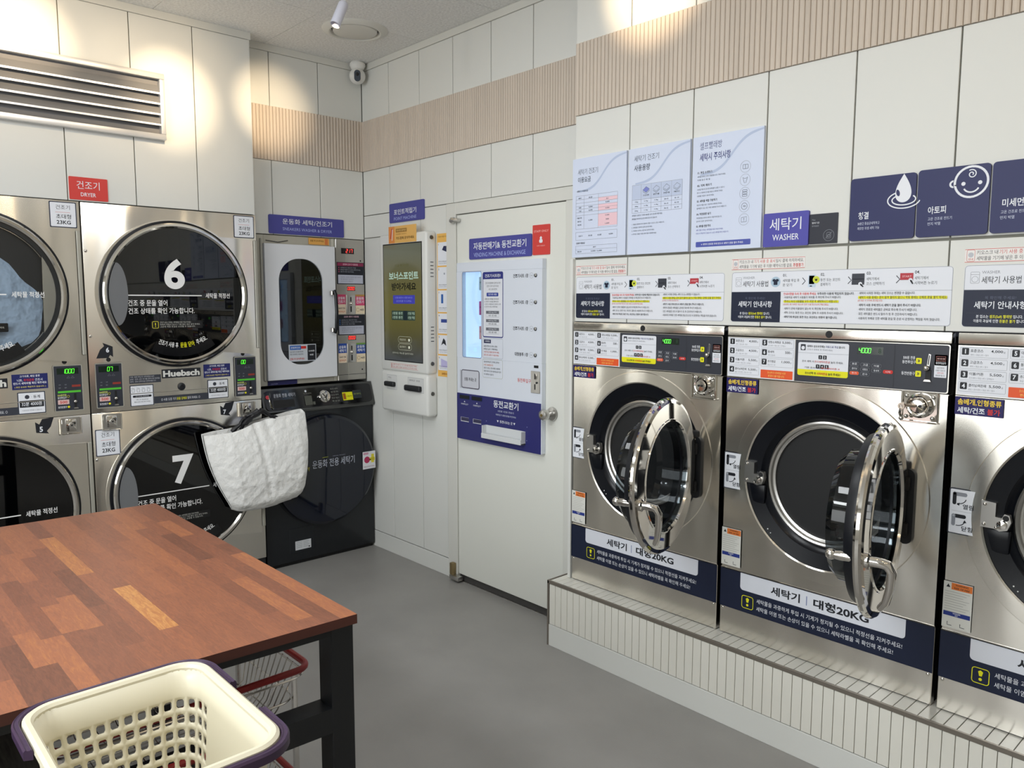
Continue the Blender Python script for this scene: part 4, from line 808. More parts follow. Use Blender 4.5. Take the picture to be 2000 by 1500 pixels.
# ================================================================== SHOE DRYER CABINET AND BLACK SHOE WASHER IN THE CORNER
F = FX(XL); M4 = Matrix(((F.U.x, F.V.x, F.N.x, F.O.x), (F.U.y, F.V.y, F.N.y, F.O.y), (F.U.z, F.V.z, F.N.z, F.O.z), (0, 0, 0, 1)))
t = thing('shoe_dryer_cabinet', 'tall shoe drying cabinet with white door and long dark window above the black washer', 'cabinet', (XL-.3, 2.2, 1.03))
BEIGE = mat('beige_cabinet_metal', '#b4b1a5', .45, .25, bump=(50, .03, .001))
b = MB()
b.box((1.832, 1.03, -.6), (1.918, 1.862, -.002), BEIGE, .002, 1, M4); b.box((1.918, 1.812, -.6), (2.352, 1.862, -.004), BEIGE, .002, 1, M4); b.box((1.918, 1.03, -.6), (2.352, 1.068, -.004), BEIGE, .002, 1, M4)
b.box((2.338, 1.03, -.6), (2.358, 1.862, -.002), BEIGE, .002, 1, M4); b.box((1.90, 1.05, -.6), (2.34, 1.84, -.55), BMATT, M=M4)
b.box((1.872, 1.03, -.01), (1.878, 1.862, .004), GREYM, M=M4); b.box((1.895, 1.06, -.01), (1.907, 1.84, .010), GREYM, .002, 1, M4); b.tube([F.p(1.93, 1.832, .002), F.p(2.0, 1.824, .004), F.p(2.06, 1.836, .002)], .002, BMATT, 6)
b.build('body', t)
b = MB(); P = rrect(1.991, 1.142, 2.262, 1.737, .125, 12); n = len(P); O_ = [(1.912, 1.062), (2.342, 1.062), (2.342, 1.814), (1.912, 1.814)]
def ray_out(p, c):
    dx, dy = p[0]-c[0], p[1]-c[1]; k = min(((2.342 if dx > 0 else 1.912)-c[0])/dx if abs(dx) > 1e-9 else 9, ((1.814 if dy > 0 else 1.062)-c[1])/dy if abs(dy) > 1e-9 else 9); return (c[0]+dx*k, c[1]+dy*k)
# white door leaf with a stadium shaped opening
cc = (2.127, 1.438); ang = lambda p: math.atan2(p[1]-cc[1], p[0]-cc[0]) % (2*PI)
pts = sorted([(ang(p), p, ray_out(p, cc)) for p in P] )
for q in O_:
    a = ang(q); k = min(pts, key=lambda z: abs(z[0]-a)); pts.append((a, k[1], q))
pts.sort(key=lambda z: z[0]); k = len(pts)
inn = [F.p(*z[1], .020) for z in pts]; out = [F.p(*z[2], .020) for z in pts]; inb = [F.p(*z[1], .0) for z in pts]; outb = [F.p(*z[2], .0) for z in pts]
b.add(inn+out+inb+outb, [(i, k+i, k+(i+1) % k, (i+1) % k) for i in range(k)] + [(i, (i+1) % k, 2*k+(i+1) % k, 2*k+i) for i in range(k)] + [(k+i, 3*k+i, 3*k+(i+1) % k, k+(i+1) % k) for i in range(k)], WMETAL)
dr = b.build('door', t)
b = MB(); b.prism(rrect(1.986, 1.137, 2.267, 1.742, .13, 12), F, .006, .010, clear_glass('shoe_window_glass', '#767c7a', .02, .03)); b.build('glass', dr)
b = MB(); b.box((2.300, 1.535, .020), (2.316, 1.560, .050), CHROME, .003, 1, M4); b.box((2.300, 1.322, .020), (2.316, 1.347, .050), CHROME, .003, 1, M4); b.tube([F.p(2.316, 1.318, .048), F.p(2.321, 1.34, .058), F.p(2.322, 1.44, .064), F.p(2.321, 1.54, .058), F.p(2.316, 1.562, .048)], .010, BPLAST, 10); b.build('handle', dr)
s = Sheet(F, .0105); s.plate([(2.043, 1.160), (2.212, 1.160), (2.212, 1.256), (2.043, 1.256)], .0112, ink('#c3c9d2')); s.rect(2.050, 1.226, 2.118, 1.250, ink('#2f63b4'), .002); s.rect(2.118, 1.231, 2.150, 1.246, RED); s.up(); s.text('운동화건조', 2.084, 1.232, .012, WHITE, al='c', w=.056)
for k_, q in enumerate(('살균 탈취 건조를 한번에', '젖은 운동화도 뽀송하게')): s.text(q, 2.050, 1.210-.014*k_, .009, DGREY, w=.080, b=0)
s.text('문을 꼭 닫아주세요', 2.050, 1.168, .013, RED, w=.088, b=.01); s.rect(2.158, 1.164, 2.208, 1.252, INK); s.up(); s.text('3,000원', 2.183, 1.212, .010, WHITE, al='c', w=.036); s.text('40분', 2.183, 1.190, .010, WHITE, al='c', w=.024); s.build('notice_sticker', dr)
b = MB(); RACK = mat('rack_wire', '#a2a6a8', .3, .8, bump=(40, .03, .001))
for v in (1.27, 1.42, 1.57): b.box((1.93, v, -.45), (2.33, v+.006, -.06), RACK, M=M4)
for u, v in ((2.0, 1.60), (2.10, 1.44), (2.02, 1.44), (2.20, 1.44), (2.02, 1.20), (2.10, 1.30)):
    b.tube([F.p(u-.02, v, -.05), F.p(u-.01, v+.02, -.03), F.p(u+.01, v+.015, -.03), F.p(u+.02, v-.02, -.04), F.p(u+.05, v-.07, -.05)], .0035, RACK, 6)
b.build('rack', t)
b = MB(); b.box((2.360, 1.03, -.3), (2.551, 1.863, 0), STEEL2, .002, 1, M4); b.box((2.360, 1.063, -.001), (2.551, 1.0655, .0006), BMATT, M=M4); b.box((2.428, 1.03, -.0), (2.431, 1.856, .0008), BEIGE, M=M4)
for v in (1.74, 1.09): b.lathe([(.005, .0006), (0, .0012)], F, BMATT, (2.525, v), 12)
col = b.build('coin_column', t)
RW = mat('red_display_window', '#23181c', .15)
for u, v, w_, h_, tx, du, dv, hh, sp in ((2.396, 1.778, .086, .033, '217', .032, .007, .020, .72), (2.430, 1.562, .055, .026, '0000', .004, .005, .017, .66), (2.430, 1.270, .055, .026, '0000', .004, .005, .017, .66)):
    s = Sheet(F); s.plate([(u, v), (u+w_, v), (u+w_, v+h_), (u, v+h_)], .001, RW); seven(s, tx, u+du, v+dv, hh, glow('#ff4038', 2.0), sp); s.build('display', col)
for v0, v1, hd, nm in ((1.600, 1.729, '#8c2f52', '운동화 건조기 이용방법'), (1.300, 1.421, '#24272f', '운동화 세탁기 이용방법')):
    s = Sheet(F); s.plate([(2.364, v0), (2.548, v0), (2.548, v1), (2.364, v1)], .001, ink('#24272f')); s.rect(2.368, v1-.022, 2.544, v1-.003, ink(hd)); s.rect(2.372, v0+.005, 2.540, v0+.055, ink('#b9bdcd')); s.up(); s.text(nm, 2.455, v1-.018, .011, ink('#e0b9c8'), al='c', w=.10)
    for k_, q in enumerate(('운동화를 넣고 문을 닫아 주세요', '동전을 투입하고 코스를 선택해 주세요', '종료 후 바로 꺼내 주세요')): s.text(q, 2.388, v1-.036-.012*k_, .008, ink('#a5a8b4'), w=(.105, .135, .090)[k_], b=0); s.disc(2.378, v1-.032-.012*k_, .0035, ink('#b04b6b' if hd != '#24272f' else '#3f6fb5'))
    for k_ in range(3): s.text(('운동화는 한번에 두켤레씩 넣어 주세요', '물기를 충분히 제거한 후', '건조해 주시기 바랍니다')[k_], 2.390, v0+.038-.012*k_, .0075, ink('#6d7183'), w=(.135, .085, .08)[k_], b=0)
    s.build('notice_sticker', col)
for v, c1, c2, nm in ((1.425, '#c8486f', '#d2507a', '건조기'), (1.136, '#2f4f9e', '#2f4f9e', '세탁기')):
    s = Sheet(F); s.rect(2.364, v+.058, 2.420, v+.115, ink(c1)); s.rect(2.364, v, 2.420, v+.058, ink('#e6d3bd')); s.up(); s.text('운동화', 2.392, v+.084, .018, WHITE, al='c', w=.046, b=.02); s.text(nm, 2.392, v+.063, .018, WHITE, al='c', w=.046, b=.02)
    s.text('500원 전용', 2.392, v+.028, .012, DGREY, al='c', w=.044); s.text('동전투입구', 2.392, v+.008, .012, ink('#c46a3c'), al='c', w=.044); s.build('price_sticker', col)
    s = Sheet(F); s.rect(2.486, v+.050, 2.549, v+.104, ink(c2)); s.rect(2.486, v+.104, 2.549, v+.115, ink('#b5894a' if nm == '건조기' else '#6f9a4c')); s.rect(2.486, v, 2.549, v+.050, ink('#e8d9bd')); s.up(); s.text('운동화', 2.5175, v+.083, .018, WHITE, al='c', w=.052, b=.02); s.text(nm, 2.5175, v+.062, .018, WHITE, al='c', w=.052, b=.02)
    s.ring(2.502, v+.025, .010, .002, ink('#a88a55')); s.text('40분', 2.530, v+.018, .014, DGREY, al='c', w=.026); s.build('price_sticker', col)
    b = MB(); b.box((2.424, v, 0), (2.482, v+.112, .004), SATIN, .010, 3, M4); b.box((2.449, v+.074, .003), (2.456, v+.100, .0052), BLACK, M=M4); b.sphere(F.p(2.452, v+.062, .010), .010, CHROME, 14); b.box((2.449, v+.012, .003), (2.457, v+.046, .0052), BLACK, M=M4); b.build('coin_slot', col)
s = Sheet(F, -.003); s.plate([(2.188, 1.822), (2.318, 1.822), (2.318, 1.860), (2.188, 1.860)], -.0018, ink('#dda85a')); s.text('문을 꼭 닫아주세요', 2.200, 1.838, .011, ink('#6d4a22'), w=.085); s.rect(2.292, 1.824, 2.312, 1.858, ink('#cf7b45')); s.build('notice_sticker', t)
s = Sheet(F, -.003); s.plate([(1.918, 1.032), (2.095, 1.032), (2.095, 1.058), (1.918, 1.058)], -.001, ink('#2b2b5c')); s.text('CAUTION', 1.935, 1.036, .007, ink('#9fa2c9'), b=0); s.build('notice_sticker', t)

XB_ = -4.02; F = FX(XB_); M4 = Matrix(((F.U.x, F.V.x, F.N.x, F.O.x), (F.U.y, F.V.y, F.N.y, F.O.y), (F.U.z, F.V.z, F.N.z, F.O.z), (0, 0, 0, 1)))
t = thing('washing_machine', 'black household front loading washer in the corner under the shoe dryer cabinet', 'washing machine', (XB_-.33, 2.2, 0))
GRAPH = mat('graphite_paint', '#24272b', .32, .35, coat=.2, bump=(50, .03, .001)); NAVYG = mat('navy_black_glass', '#0b1120', .05, spec=.6, bump=(3, .02, .002)); PIANO = mat('piano_black', '#0b0c10', .08, spec=.6, bump=(6, .02, .002)); DSILV = mat('dark_silver_trim', '#5c5d5c', .25, .85, bump=(40, .02, .001))
b = MB(); b.box((1.848, .022, -.62), (2.549, .895, 0), GRAPH, .006, 2, M4); b.box((1.856, 0, -.60), (2.541, .03, -.02), BLACK, M=M4); b.box((1.848, .880, -.62), (2.549, 1.014, -.03), GRAPH, .008, 2, M4)
b.box((1.985, .070, -.001), (2.140, .215, .0015), mat('graphite_flap', '#212428', .35, .3, bump=(50, .03, .001)), .002, 1, M4); b.build('body', t)
# slanted control panel with a silver surround
b = MB(); sec = [(-.035, 1.020), (-.020, 1.020), (.010, .930), (.022, .893), (.018, .882), (-.035, .882)]
b.add([F.p(u, v, h) for u in (1.848, 2.549) for h, v in sec], [(i, (i+1) % 6, 6+(i+1) % 6, 6+i) for i in range(6)] + [tuple(range(6))[::-1], tuple(range(6, 12))], DSILV)
cp = b.build('control_panel', t)
SL = Frame(F.p(0, .958, .0055), (0, 1, 0), Vector((-.0335, 0, .1))); 
b = MB(); b.prism(rrect(1.862, -.056, 2.535, .054, .022), SL, -.01, .003, PIANO); b.build('fascia', cp)
b = MB(); b.lathe([(.036, .002), (.036, .016), (.033, .020), (.030, .020), (.027, .018), (0, .018)], SL, CHROME, (2.216, -.004), 40); b.add([SL.p(2.216+x, -.004+y, .0186) for x, y in ((-.012, .014), (-.006, .014), (.002, -.008), (.012, .010), (.017, .008), (.004, -.018))], [(0, 1, 2, 5), (2, 3, 4, 5)], BPLAST); b.build('dial', cp)
b = MB(); b.prism(rrect(1.895, -.050, 2.052, .047, .008), SL, .003, .006, PIANO); b.prism(rrect(1.905, -.046, 2.030, -.002, .006), SL, .006, .0062, BLACK); b.tube([SL.p(1.884, .030, .004), SL.p(1.890, -.040, .006), SL.p(1.900, -.050, .006)], .003, CHROME, 6); b.build('detergent_drawer', cp)
s = Sheet(SL, .0065); s.text('운동화 전용 세탁기', 1.912, .012, .022, ink('#b9bcc6'), w=.128, b=.0); s.disc(1.876, .018, .011, ink('#c2404e')); s.disc(2.106, .036, .006, WHITE)
s.build('brand_lettering', cp); s = Sheet(SL, .0065); s.text('강력세탁', 2.090, .018, .008, ink('#7a7c75'), w=.05, b=0); s.rect(2.093, -.045, 2.138, .008, ink('#54564f'), .002); s.rect(2.14, -.045, 2.155, -.028, ink('#54564f')); s.up()
for k_ in range(5): s.stroke([(2.097, .002-.009*k_), (2.132, .002-.009*k_)], .001, ink('#33352f'))
s.build('course_chart', cp); s = Sheet(SL, .0065)
for k_, q in enumerate(('표준세탁', '운동화', '살균세탁', '헹굼+탈수', '통살균')): s.text(q, 2.262, .032-.018*k_, .009, ink('#8a8c86'), w=.050, b=0)
s.build('panel_lettering', cp); s = Sheet(SL, .0065); s.rect(2.335, -.038, 2.402, .010, YEL); s.rect(2.338, -.032, 2.356, .004, ink('#cf5b3a')); s.rect(2.404, -.032, 2.462, .018, ink('#31363a')); s.up(); s.text('문 열림 주의', 2.379, -.020, .010, ink('#5b5210'), al='c', w=.036); s.text('세제 자동투입', 2.433, -.010, .010, ink('#8b9a58'), al='c', w=.048); s.build('caution_sticker', cp)
b = MB(); b.lathe([(.318, .0), (.320, .020), (.316, .042), (.300, .056), (.2, .062), (0, .063)], F, NAVYG, (2.212, .535), 96); b.lathe([(.326, .0005), (.325, .006), (.319, .008)], F, BLACK, (2.212, .535), 96)
dr = b.build('door', t)
s = Sheet(F, .064); s.text('운동화 전용 세탁기', 2.105, .556, .046, ink('#b4b9c6'), w=.272, b=.006); s.rect(2.168, .612, 2.205, .615, ink('#9aa03c')); s.poly([(2.072, .570), (2.088, .570), (2.082, .545)], ink('#8f8a3a')); s.text('MEGA WASH', 2.235, .611, .006, ink('#8b90a0'), w=.08, b=0); s.build('door_lettering', dr)
s = Sheet(Frame(F.p(2.432, 0, .0640), Vector((-.05, 1, 0)), (0, 0, 1)), 0); s.plate([(0, .505), (.090, .505), (.090, .610), (0, .610)], .001, ink('#dfe0e6')); s.rect(.006, .592, .040, .604, ink('#c77a9a')); s.disc(.030, .560, .020, ink('#b3325c')); s.rect(.048, .552, .086, .572, ink('#e0d23c')); s.rect(.060, .540, .080, .592, ink('#e0d23c')); s.up(); s.text('손조심', .023, .5945, .007, WHITE, al='c', w=.026); s.rect(.046, .556, .058, .563, INK); s.text('문에 손이 끼지 않게 주의하세요', .008, .515, .008, ink('#9a4a66'), w=.074, b=0); s.build('warning_sticker', dr)
s = Sheet(F, .0016); s.plate([(2.018, .086), (2.116, .086), (2.116, .138), (2.018, .138)], .0022, ink('#cfd2d6'))
for k_ in range(4): s.stroke([(2.024, .130-.010*k_), (2.060, .130-.010*k_)], .002, GREY); s.stroke([(2.068, .130-.010*k_), (2.104-.006*(k_ % 2), .130-.010*k_)], .002, GREY)
s.rect(2.100, .092, 2.108, .099, INK); s.build('rating_label', t)

# ================================================================== THE WHITE BAG HANGING ON THE COIN LOCK OF DRYER 7
def bag():
    rnd = random.Random(4); t = thing('tote_bag', 'crumpled white tote bag hung by black straps from the lock of dryer 7', 'bag', (-3.87, 1.745, .42))
    m = mat('white_bag_fabric', '#f1f1ef', .6, spec=.25, bump=(26, .75, .014, (1, 1, 1), 4)); n, k = 80, 64; X = -3.910
    TOP = [(1.458, .833), (1.52, .838), (1.60, .842), (1.655, .852), (1.71, .868), (1.79, .884), (1.86, .893), (1.94, .903), (2.008, .908), (2.016, .905)]
    BOT = [(1.600, .425), (1.63, .412), (1.66, .406), (1.74, .404), (1.80, .404), (1.87, .415), (1.93, .428), (1.96, .432), (1.99, .446), (2.008, .462)]
    def along(L, q):
        i = min(int(q*(len(L)-1)), len(L)-2); f = q*(len(L)-1)-i; return (L[i][0]+(L[i+1][0]-L[i][0])*f, L[i][1]+(L[i+1][1]-L[i][1])*f)
    W = [(rnd.uniform(-1, 1), rnd.uniform(-1, 1), rnd.uniform(0, 6.3), rnd.uniform(18, 70)) for _ in range(14)]
    def crease(u, v): return sum((1-abs(math.sin(kk*(u*a+v*c)+p)))**3*(18/kk) for a, c, p, kk in W)*.006
    b = MB()
    for side in (1, 0):
        vs = []
        for j in range(k+1):
            q = j/k
            for i in range(n+1):
                w = i/n; tu, tv = along(TOP, w); bu, bv = along(BOT, w)
                e = q**1.25 if w > .5 else q; u = tu+(bu-tu)*q - .016*math.sin(PI*q)*(1 if w < .02 else 0); v = tv+(bv-tv)*q
                u += .022*math.sin(PI*min(1, q*1.1))*(w-.35)
                fade = min(1, 6*w, 6*(1-w)); belly = .050*math.sin(PI*min(.97, .10+.85*q))**.7*min(1, 5*w)**.5*min(1, 5*(1-w))**.5
                fold = -.030*max(0, (q-.90)/.10)**1.5 if side else 0
                h = (.012+belly+fold+crease(u*1.0, v*1.2)*(0.2+.8*q)*fade - .010*math.exp(-((w-.46)/.02)**2)*(q < .85) - .012*math.exp(-((w-.55)/.03)**2)*max(0, 1-q*3)) if side else -(.012+.35*belly)
                vs.append((X+h, u+.017, v-.007+(.006 if not side and q == 0 else 0)+.004*math.sin(9*w+3*side)*(q == 0)))
        f = [(j*(n+1)+i, (j+1)*(n+1)+i, (j+1)*(n+1)+i+1, j*(n+1)+i+1) for j in range(k) for i in range(n)]
        b.add(vs, f if side else [q[::-1] for q in f], m)
    A, B2 = 0, (n+1)*(k+1)
    rim = [(k*(n+1)+i) for i in range(n+1)]
    b.f += [[rim[i], rim[i]+B2, rim[i+1]+B2, rim[i+1]] for i in range(n)]; b.m += [0]*n
    for c_ in (0, n): b.f += [[j*(n+1)+c_, (j+1)*(n+1)+c_, (j+1)*(n+1)+c_+B2, j*(n+1)+c_+B2] for j in range(k)]; b.m += [0]*k
    b.build('pouch', t, sharp=180)
    sm = mat('black_strap_webbing', '#15151a', .45, spec=.45, bump=(70, .5, .006))
    for P in ([(1.612, .835, .0), (1.640, .862, .012), (1.668, .892, .010), (1.700, .915, .02), (1.738, .938, .030), (1.760, .930, .034)], [(1.655, .845, .006), (1.676, .880, .022), (1.706, .905, .030), (1.745, .926, .040)], [(1.752, .938, .034), (1.790, .918, .030), (1.822, .896, .026), (1.850, .884, .018), (1.862, .872, .012)]):
        b = MB(); R = []; 
        for i, (u, v, h) in enumerate(P):
            for q in range(3):
                if i < len(P)-1:
                    u2, v2, h2 = P[i+1]; f = q/3; R.append((X+h+(h2-h)*f+rnd.uniform(-.004, .004), .017+u+(u2-u)*f+rnd.uniform(-.003, .003), -.007+v+(v2-v)*f+rnd.uniform(-.003, .003)))
        R.append((X+P[-1][2], P[-1][0]+.017, P[-1][1]-.007)); b.tube(R, [.011+rnd.uniform(-.003, .004) for _ in R], sm, 8); b.build('strap', t)
    return t
bag()

# ================================================================== POINT KIOSK, POSTER STRIP, CARD
t = thing('kiosk', 'white wall mounted kiosk with an olive touch screen beside the white door', 'kiosk', (-3.60, YD-.04, .875))
F = FY(YD-.07); M4 = Matrix(((F.U.x, F.V.x, F.N.x, F.O.x), (F.U.y, F.V.y, F.N.y, F.O.y), (F.U.z, F.V.z, F.N.z, F.O.z), (0, 0, 0, 1)))
KW = mat('white_kiosk_shell', '#dedfdc', .3, spec=.45, bump=(60, .02, .001))
b = MB(); b.box((-3.824, 1.1075, -.068), (-3.375, 1.871, 0), KW, .014, 3, M4); b.box((-3.824, .876, -.068), (-3.375, 1.1055, 0), KW, .016, 3, M4); b.box((-3.815, .885, -.070), (-3.384, 1.862, -.012), WPLAST, M=M4)
for v0 in (1.63, 1.285):
    for k_ in range(5): b.box((-3.3765, v0+.019*k_, -.046), (-3.3742, v0+.004+.019*k_, -.026), DGREY, M=M4)
for v in (1.838, 1.166, 1.003): b.lathe([(.011, 0), (.010, .005), (0, .006)], Frame(F.p(-3.375, v, -.034), (0, 1, 0), (0, 0, 1)), mat('dark_lock_metal', '#62625f', .35, .8, bump=(60, .04, .001)), (0, 0), 16)
b.build('body', t)
def screen_mat():
    m = bpy.data.materials.new('kiosk_screen_picture'); m.use_nodes = True; n = m.node_tree.nodes; lk = m.node_tree.links; p = n['Principled BSDF']
    tc = n.new('ShaderNodeTexCoord'); sp = n.new('ShaderNodeSeparateXYZ'); r = n.new('ShaderNodeValToRGB'); e = r.color_ramp.elements
    e[0].position = .30; e[0].color = (*lin('#3c4144'), 1); e[1].position = .48; e[1].color = (*lin('#6b6638'), 1)
    for q, c_ in ((.62, '#77713a'), (.78, '#716e4a'), (.92, '#6d7160'), (.97, '#62665e')): z = e.new(q); z.color = (*lin(c_), 1)
    lk.new(tc.outputs['Object'], sp.inputs[0]); lk.new(sp.outputs['Z'], r.inputs[0]); lk.new(r.outputs[0], p.inputs['Emission Color']); p.inputs['Emission Strength'].default_value = .62
    p.inputs['Base Color'].default_value = (.01, .01, .01, 1); p.inputs['Roughness'].default_value = .12; return m
s = Sheet(F, .0002); s.plate([(-3.784, 1.166), (-3.413, 1.166), (-3.413, 1.818), (-3.784, 1.818)], .0012, BLACK); s.rect(-3.778, 1.171, -3.418, 1.812, screen_mat()); s.up()
G1 = lambda h, e=.7: glow(h, e)
s.text('지금 충전하면', -3.60, 1.690, .014, G1('#4b4a26', .5), al='c', w=.13); s.text('보너스포인트', -3.726, 1.618, .044, G1('#8fa89b'), w=.280, b=.03); s.text('받아가세요', -3.700, 1.560, .042, G1('#14150c', .3), w=.232, b=.03)
s.rect(-3.688, 1.487, -3.480, 1.534, G1('#33348a')); s.up(); s.text('1만원 충전시 1천원 보너스', -3.584, 1.515, .011, G1('#7276bd'), al='c', w=.165, b=0); s.text('포인트를 더 드려요', -3.584, 1.496, .011, G1('#7276bd'), al='c', w=.145, b=0)
s.rect(-3.704, 1.396, -3.478, 1.449, G1('#2c3a31', .6), .004); s.rect(-3.590, 1.397, -3.552, 1.448, G1('#2b3150', .6)); s.up()
for k_ in (0, 1): s.text('1만원 충전', -3.645, 1.427-.023*k_, .015, G1('#8ea394'), al='c', w=.096, b=.01); s.text('1천원 적립', -3.514, 1.427-.023*k_, .015, G1('#8ea394'), al='c', w=.062, b=.01)
for v in (1.288, 1.248): s.frame(-3.642, v-.016, -3.515, v+.018, .002, G1('#8c8f7d', .6), .016); s.text('회원조회' if v > 1.26 else '충전하기', -3.600, v-.005, .012, G1('#a5a795', .6), al='c', w=.058, b=0); s.disc(-3.538, v, .008, G1('#b9bbaa', .6))
s.text('원하시는 메뉴를 눌러주세요', -3.60, 1.208, .010, G1('#9c9f93', .5), al='c', w=.20, b=0); s.build('screen', t)
s = Sheet(F, .0002); s.plate([(-3.723, 1.126), (-3.458, 1.126), (-3.458, 1.154), (-3.723, 1.154)], .0008, ink('#e0dedd')); s.frame(-3.722, 1.127, -3.459, 1.153, .0012, ink('#cf6a60')); s.rect(-3.719, 1.129, -3.704, 1.151, ink('#c9a5a2')); s.text('결제 전 반드시 기기 번호를 확인해 주세요', -3.699, 1.142, .009, ink('#b3473f'), w=.23, b=0); s.text('잘못 결제시 환불이 불가합니다 주의해 주세요', -3.699, 1.1295, .009, ink('#b3473f'), w=.23, b=0); s.build('notice_sticker', t)
for (a, c_, v0, v1), (d0, d1, e0, e1) in (((-3.760, -3.664, 1.004, 1.084), (-3.768, -3.673, 1.024, 1.044)), ((-3.556, -3.409, 1.005, 1.083), (-3.570, -3.424, 1.014, 1.038))):
    s = Sheet(F, .0002); s.plate([(a, v0), (c_, v0), (c_, v1), (a, v1)], .0008, ink('#d6d7d6')); s.frame(a, v0, c_, v1, .0014, GREY); s.text('카드' if a < -3.6 else '지폐 투입구   영수증', a+.012, v1-.020, .010, DGREY, w=.03 if a < -3.6 else .10, b=0); o = s.build('card_slot' if a < -3.6 else 'bill_slot', t)
    b = MB(); b.box((d0, e0-.004, 0), (d1, e1+.004, .022), BMATT, .008, 3, M4); b.box((d0+.010, (e0+e1)/2-.001, .021), (d1-.010, (e0+e1)/2+.002, .0224), BLACK, M=M4); b.build('mouthpiece', o)
def d_(s):
    s.rect(-3.722, 1.820, -3.665, 1.911, ink('#dd8d4a')); s.up(); s.stroke([(-3.705, 1.845), (-3.690, 1.900)], .010, ink('#c5533f')); s.stroke([(-3.690, 1.835), (-3.684, 1.895)], .006, WHITE); s.rect(-3.652, 1.877, -3.548, 1.897, ink('#a37a3a')); s.up(); s.text('영수증 출력은', -3.600, 1.882, .010, ink('#e8c987'), al='c', w=.09, b=0); s.text('현금결제만 가능합니다', -3.65, 1.864, .007, ink('#9a7434'), w=.10, b=0); s.text('카드결제 문의하세요', -3.650, 1.838, .015, ink('#5d451d'), w=.170, b=.01)
sign('notice_card', F, -3.723, 1.820, -3.461, 1.912, .0016, ink('#e2b265'), 'orange card stuck on the top edge of the white kiosk', 'card', d_, 0)
s = Sheet(FY(YD)); s.plate([(-3.372, 1.098), (-3.254, 1.098), (-3.254, 1.857), (-3.372, 1.857)], .0012, ink('#e6b45e')); s.text('포인트 적립기 이용방법', -3.313, 1.836, .009, ink('#7d5a1f'), al='c', w=.09, b=0)
vv = [1.815, 1.685, 1.562, 1.44, 1.325, 1.215, 1.128]
for k_ in range(6):
    v1, v0 = vv[k_]-.004, vv[k_+1]+.004; s.rect(-3.366, v0, -3.259, v1, ink('#dfe2ea')); s.up(); s.text(str(k_+1), -3.360, v1-.016, .010, INK, b=.02)
    P = (('#232a4d', [(-.02, 0), (.02, -.012), (.03, .018), (-.005, .02)]), ('#9aa0ac', [(-.006, 0), (.004, 0), (.004, .01), (-.006, .01)]), ('#2d5fa8', [(-.030, -.028), (-.012, -.028), (-.012, .02), (-.030, .02)]), ('#33478f', [(-.032, -.008), (.034, -.008), (.034, .010), (-.032, .010)]), ('#22252e', [(-.032, -.015), (-.012, -.004), (.012, -.016), (.004, .012), (-.012, .024)]), ('#b9b4dd', [(-.034, -.022), (.030, -.022), (.036, .006), (-.034, .024)]))[k_]
    cy = v1-.040; s.poly([(-3.308+x, cy+y) for x, y in P[1]], ink(P[0])); s.text('동전을 넣고 화면을 눌러주세요', -3.358, v0+.018, .007, DGREY, w=.080, b=0); s.text('안내에 따라 진행해 주세요', -3.358, v0+.008, .006, GREY, w=.085, b=0)
s.text('감사합니다', -3.313, 1.108, .012, ink('#9a5f1c'), al='c', w=.045); tag(s.build('poster', origin=(-3.313, YD, 1.098)), 'narrow orange poster strip of six steps beside the white kiosk', 'poster')

# ================================================================== VENDING MACHINE ON THE DOOR
t = thing('vending_machine', 'white and navy vending and coin change unit mounted on the white door', 'vending machine', (-2.86, YD-.018, .79))
F = FY(YD-.03); M4 = Matrix(((F.U.x, F.V.x, F.N.x, F.O.x), (F.U.y, F.V.y, F.N.y, F.O.y), (F.U.z, F.V.z, F.N.z, F.O.z), (0, 0, 0, 1)))
VW = mat('vending_white', '#d9dfea', .35, spec=.4, bump=(60, .02, .001)); VB = mat('vending_navy', '#2b2c6b', .35, spec=.4, bump=(60, .02, .001))
b = MB(); holes = (-3.124, 1.217, -2.974, 1.648)
b.box((-3.170, .790, -.028), (-2.546, 1.216, 0), VW, .002, 1, M4); b.box((-3.170, 1.649, -.028), (-2.546, 1.696, 0), VW, .002, 1, M4); b.box((-3.170, 1.2155, -.028), (-3.125, 1.6495, 0), VW, M=M4); b.box((-2.973, 1.2155, -.028), (-2.546, 1.6495, 0), VW, M=M4); b.build('body', t)
s = Sheet(F); s.plate([(-3.1705, .7895), (-2.5485, .7895), (-2.5485, 1.029), (-3.1705, 1.029)], .0012, VB)
s.text('동전교환기', -2.882, .980, .036, WHITE, w=.180, b=.014); s.text('5천원 1만원 전용기', -2.792, .960, .009, LG, al='c', w=.115, b=0); s.text('지폐투입 후 교환된 동전을 확인하세요', -2.792, .941, .009, LG, al='c', w=.147, b=0); s.text('동전나오는 곳', -2.789, .906, .014, WHITE, al='c', w=.092, b=.01)
for u in (-2.850, -2.730): s.poly([(u-.007, .918), (u+.007, .918), (u, .907)][::-1], WHITE)
for u, tx in ((-3.108, '지폐투입구'), (-3.009, '지폐투입구')): s.rect(u-.042, .999, u+.040, 1.021, ink('#132036'), .003); s.up(); s.rect(u-.036, 1.004, u+.034, 1.016, BLACK); s.poly([(u-.006, .984), (u+.006, .984), (u, .991)], WHITE); s.text(tx, u, .969, .009, WHITE, al='c', w=.058, b=0); s.rect(u-.031, .882, u+.034, .905, ink('#c9ccd4')); s.up(); s.rect(u-.028, .886, u+.034, .904, ink('#3c3b56'))
for u, v in ((-2.935, .905), (-2.64, .909), (-2.642, .844)): s.disc(u, v, .0025, ink('#8e93b8'))
lp = s.build('change_panel', t)
b = MB(); TR = mat('coin_tray_white', '#d3d6d8', .3, spec=.4, bump=(50, .03, .001))
